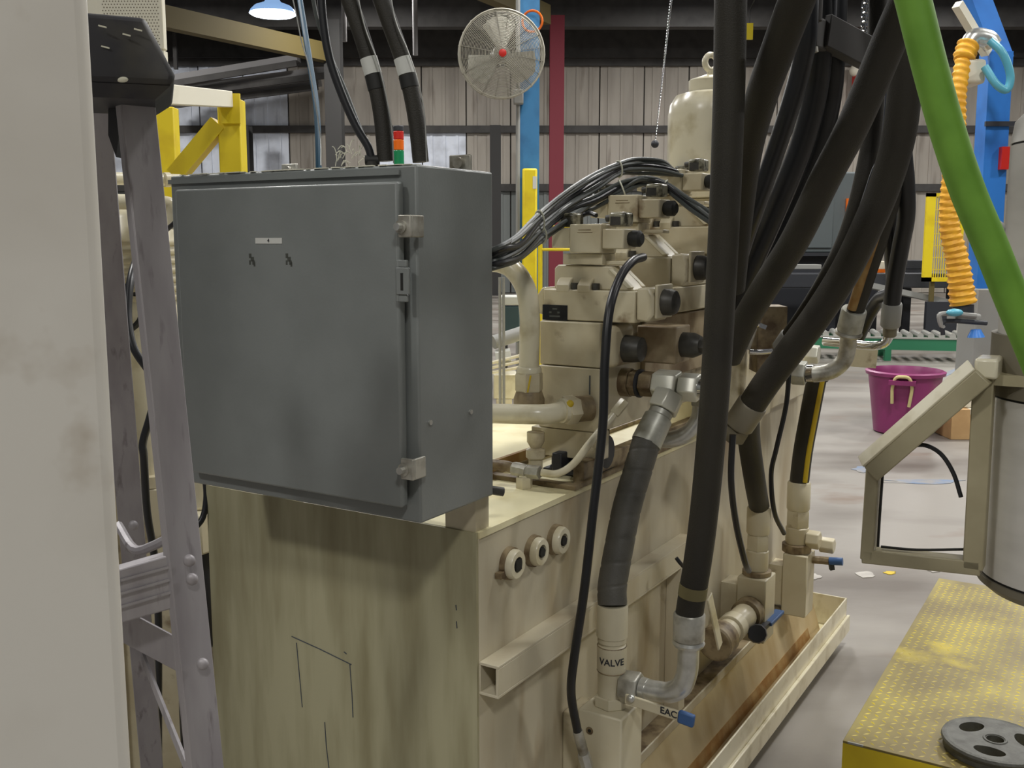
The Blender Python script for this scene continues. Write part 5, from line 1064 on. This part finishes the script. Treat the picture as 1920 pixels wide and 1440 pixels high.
tag(obj('black_cable', mk().tube([kp(1650, 882, y=yf - .01), kp(1680, 852, y=yf - .005), kp(1705, 838, y=yf), kp(1735, 835, y=yf), kp(1765, 852, y=yf), kp(1788, 888, y=yf), kp(1802, 932, y=yf)], .0032, 8, 6), 'cabledark'), 'thin black cable arching inside the beige frame', 'cable')
tag(obj('air_hose', MB().tube(up_end(hose_pts([(1696, -60, 1.12), (1712, 0, 1.12), (1742, 120, 1.12), (1778, 250, 1.12), (1815, 360, 1.12), (1855, 455, 1.12), (1893, 550, 1.12), (1930, 640, 1.12), (1980, 760, 1.12), (2060, 930, 1.14)])), lambda f: .0182, 20, 8, world=True), 'greenh'), 'bright green rubber hose hanging across the right foreground', 'hose')
# yellow tread platform
PZ = .3
pl_ = thing('step_platform', 'worn yellow steel step platform with raised tread at lower right', 'platform', KW((.85, 1.6, 0)))
X0, X1, Y0, Y1 = .485, 1.2, .935, 2.39
obj('tread_plate', mk().box(X0, X1, Y0, Y1, PZ - .006, PZ), 'tread', pl_, bev=.001)
obj('front_skirt', mk().box(X0, X1, Y0, Y0 + .006, 0.02, PZ - .006), 'yellow', pl_, bev=.001)
obj('side_skirt', mk().box(X0, X0 + .006, Y0 + .006, Y1, .02, PZ - .006), 'yellow', pl_); obj('side_skirt', mk().box(X1 - .006, X1, Y0 + .006, Y1, .02, PZ - .006), 'yellow', pl_); obj('back_skirt', mk().box(X0, X1, Y1 - .006, Y1, .02, PZ - .006), 'yellow', pl_)
obj('edge_wear', mk().box(X0 + .012, X0 + .05, Y0 - .0006, Y0 + .003, PZ - .0045, PZ + .0006), 'machl', pl_)
for xx in (X0 + .03, X1 - .03):
    for yy in (Y0 + .03, Y1 - .03): obj('foot', mk().box(xx - .025, xx + .025, yy - .025, yy + .025, 0, .02), 'seal', pl_)
mb = mk(); i = 0; sp2 = .0235
ny = int((Y1 - Y0 - .03) / sp2); nx_ = int((X1 - X0 - .03) / sp2)
for j in range(ny):
    for i in range(nx_):
        x = X0 + .02 + i * sp2; y = Y0 + .02 + j * sp2; s_ = 1 if (i + j) % 2 else -1; L_, W_ = .0105, .0028; c_, n_ = .7071 * L_, .7071 * W_
        mb.add([(x - c_, y - s_ * c_, PZ), (x + n_, y - s_ * n_, PZ), (x + c_, y + s_ * c_, PZ), (x - n_, y + s_ * n_, PZ), (x, y, PZ + .0016)], [(0, 1, 4), (1, 2, 4), (2, 3, 4), (3, 0, 4)])
o = obj('tread_lugs', mb, mat('tread_lug_yellow', C(232, 208, 34), .45, 0, C(176, 158, 70), 4, .4, .62), pl_, smooth=False); o['kind'] = 'stuff'
# cast iron plate with holes lying on it
c = kp(1866, 1386, z=PZ + .03); e = kp(1768, 1374, z=PZ + .03); Rp = (Vector(c) - Vector(e)).length
wp = thing('weight_plate', 'round dark cast iron plate with oval holes lying on the yellow platform', 'weight', KW((c[0], c[1], PZ)))
bm = bmesh.new()
def loop(pts):
    vs = [bm.verts.new(KW((c[0] + x, c[1] + y, PZ + .03)) - KW((c[0], c[1], PZ))) for x, y in pts]; return [bm.edges.new((vs[i], vs[(i + 1) % len(vs)])) for i in range(len(vs))]
ed = loop([(Rp * .985 * math.cos(2 * math.pi * k / 64), Rp * .985 * math.sin(2 * math.pi * k / 64)) for k in range(64)])
ed += loop([(.17 * Rp * math.cos(2 * math.pi * k / 24), .17 * Rp * math.sin(2 * math.pi * k / 24)) for k in range(24)])
for k in range(3):
    a0 = 2 * math.pi * k / 3 + 2.55; pts = []
    for q in range(28):
        t_ = 2 * math.pi * q / 28; rr_ = .6 + .19 * math.sin(t_) ; aa = a0 + .5 * math.cos(t_); pts.append((Rp * rr_ * math.cos(aa), Rp * rr_ * math.sin(aa)))
    ed += loop(pts)
bmesh.ops.triangle_fill(bm, edges=ed, use_beauty=True, use_dissolve=False)
r_ = bmesh.ops.extrude_face_region(bm, geom=list(bm.faces)); bmesh.ops.translate(bm, verts=[v for v in r_['geom'] if isinstance(v, bmesh.types.BMVert)], vec=(0, 0, -.0295))
bmesh.ops.recalc_face_normals(bm, faces=bm.faces); me = bpy.data.meshes.new('disc'); bm.to_mesh(me); bm.free(); me.materials.append(M['iron'])
me.shade_smooth(); me.set_sharp_from_angle(angle=math.radians(35))
o = bpy.data.objects.new('disc', me); COL.objects.link(o); o.parent = wp
cw = KW((c[0], c[1], PZ))
rim = MB()
obj('rim', rim.lathe_w(cw, Vector((0, 0, 1)), [(Rp * .97, .001), (Rp, .006), (Rp, .028), (Rp * .985, .033), (Rp * .93, .033), (Rp * .92, .03)], 64) if False else rim.torus(cw + Vector((0, 0, .0235)), (0, 0, 1), Rp * .962, .0085, 64, 8, True), 'iron', wp)
obj('hub_ring', MB().torus(cw + Vector((0, 0, .029)), (0, 0, 1), Rp * .21, .004, 32, 6, True), 'iron', wp)
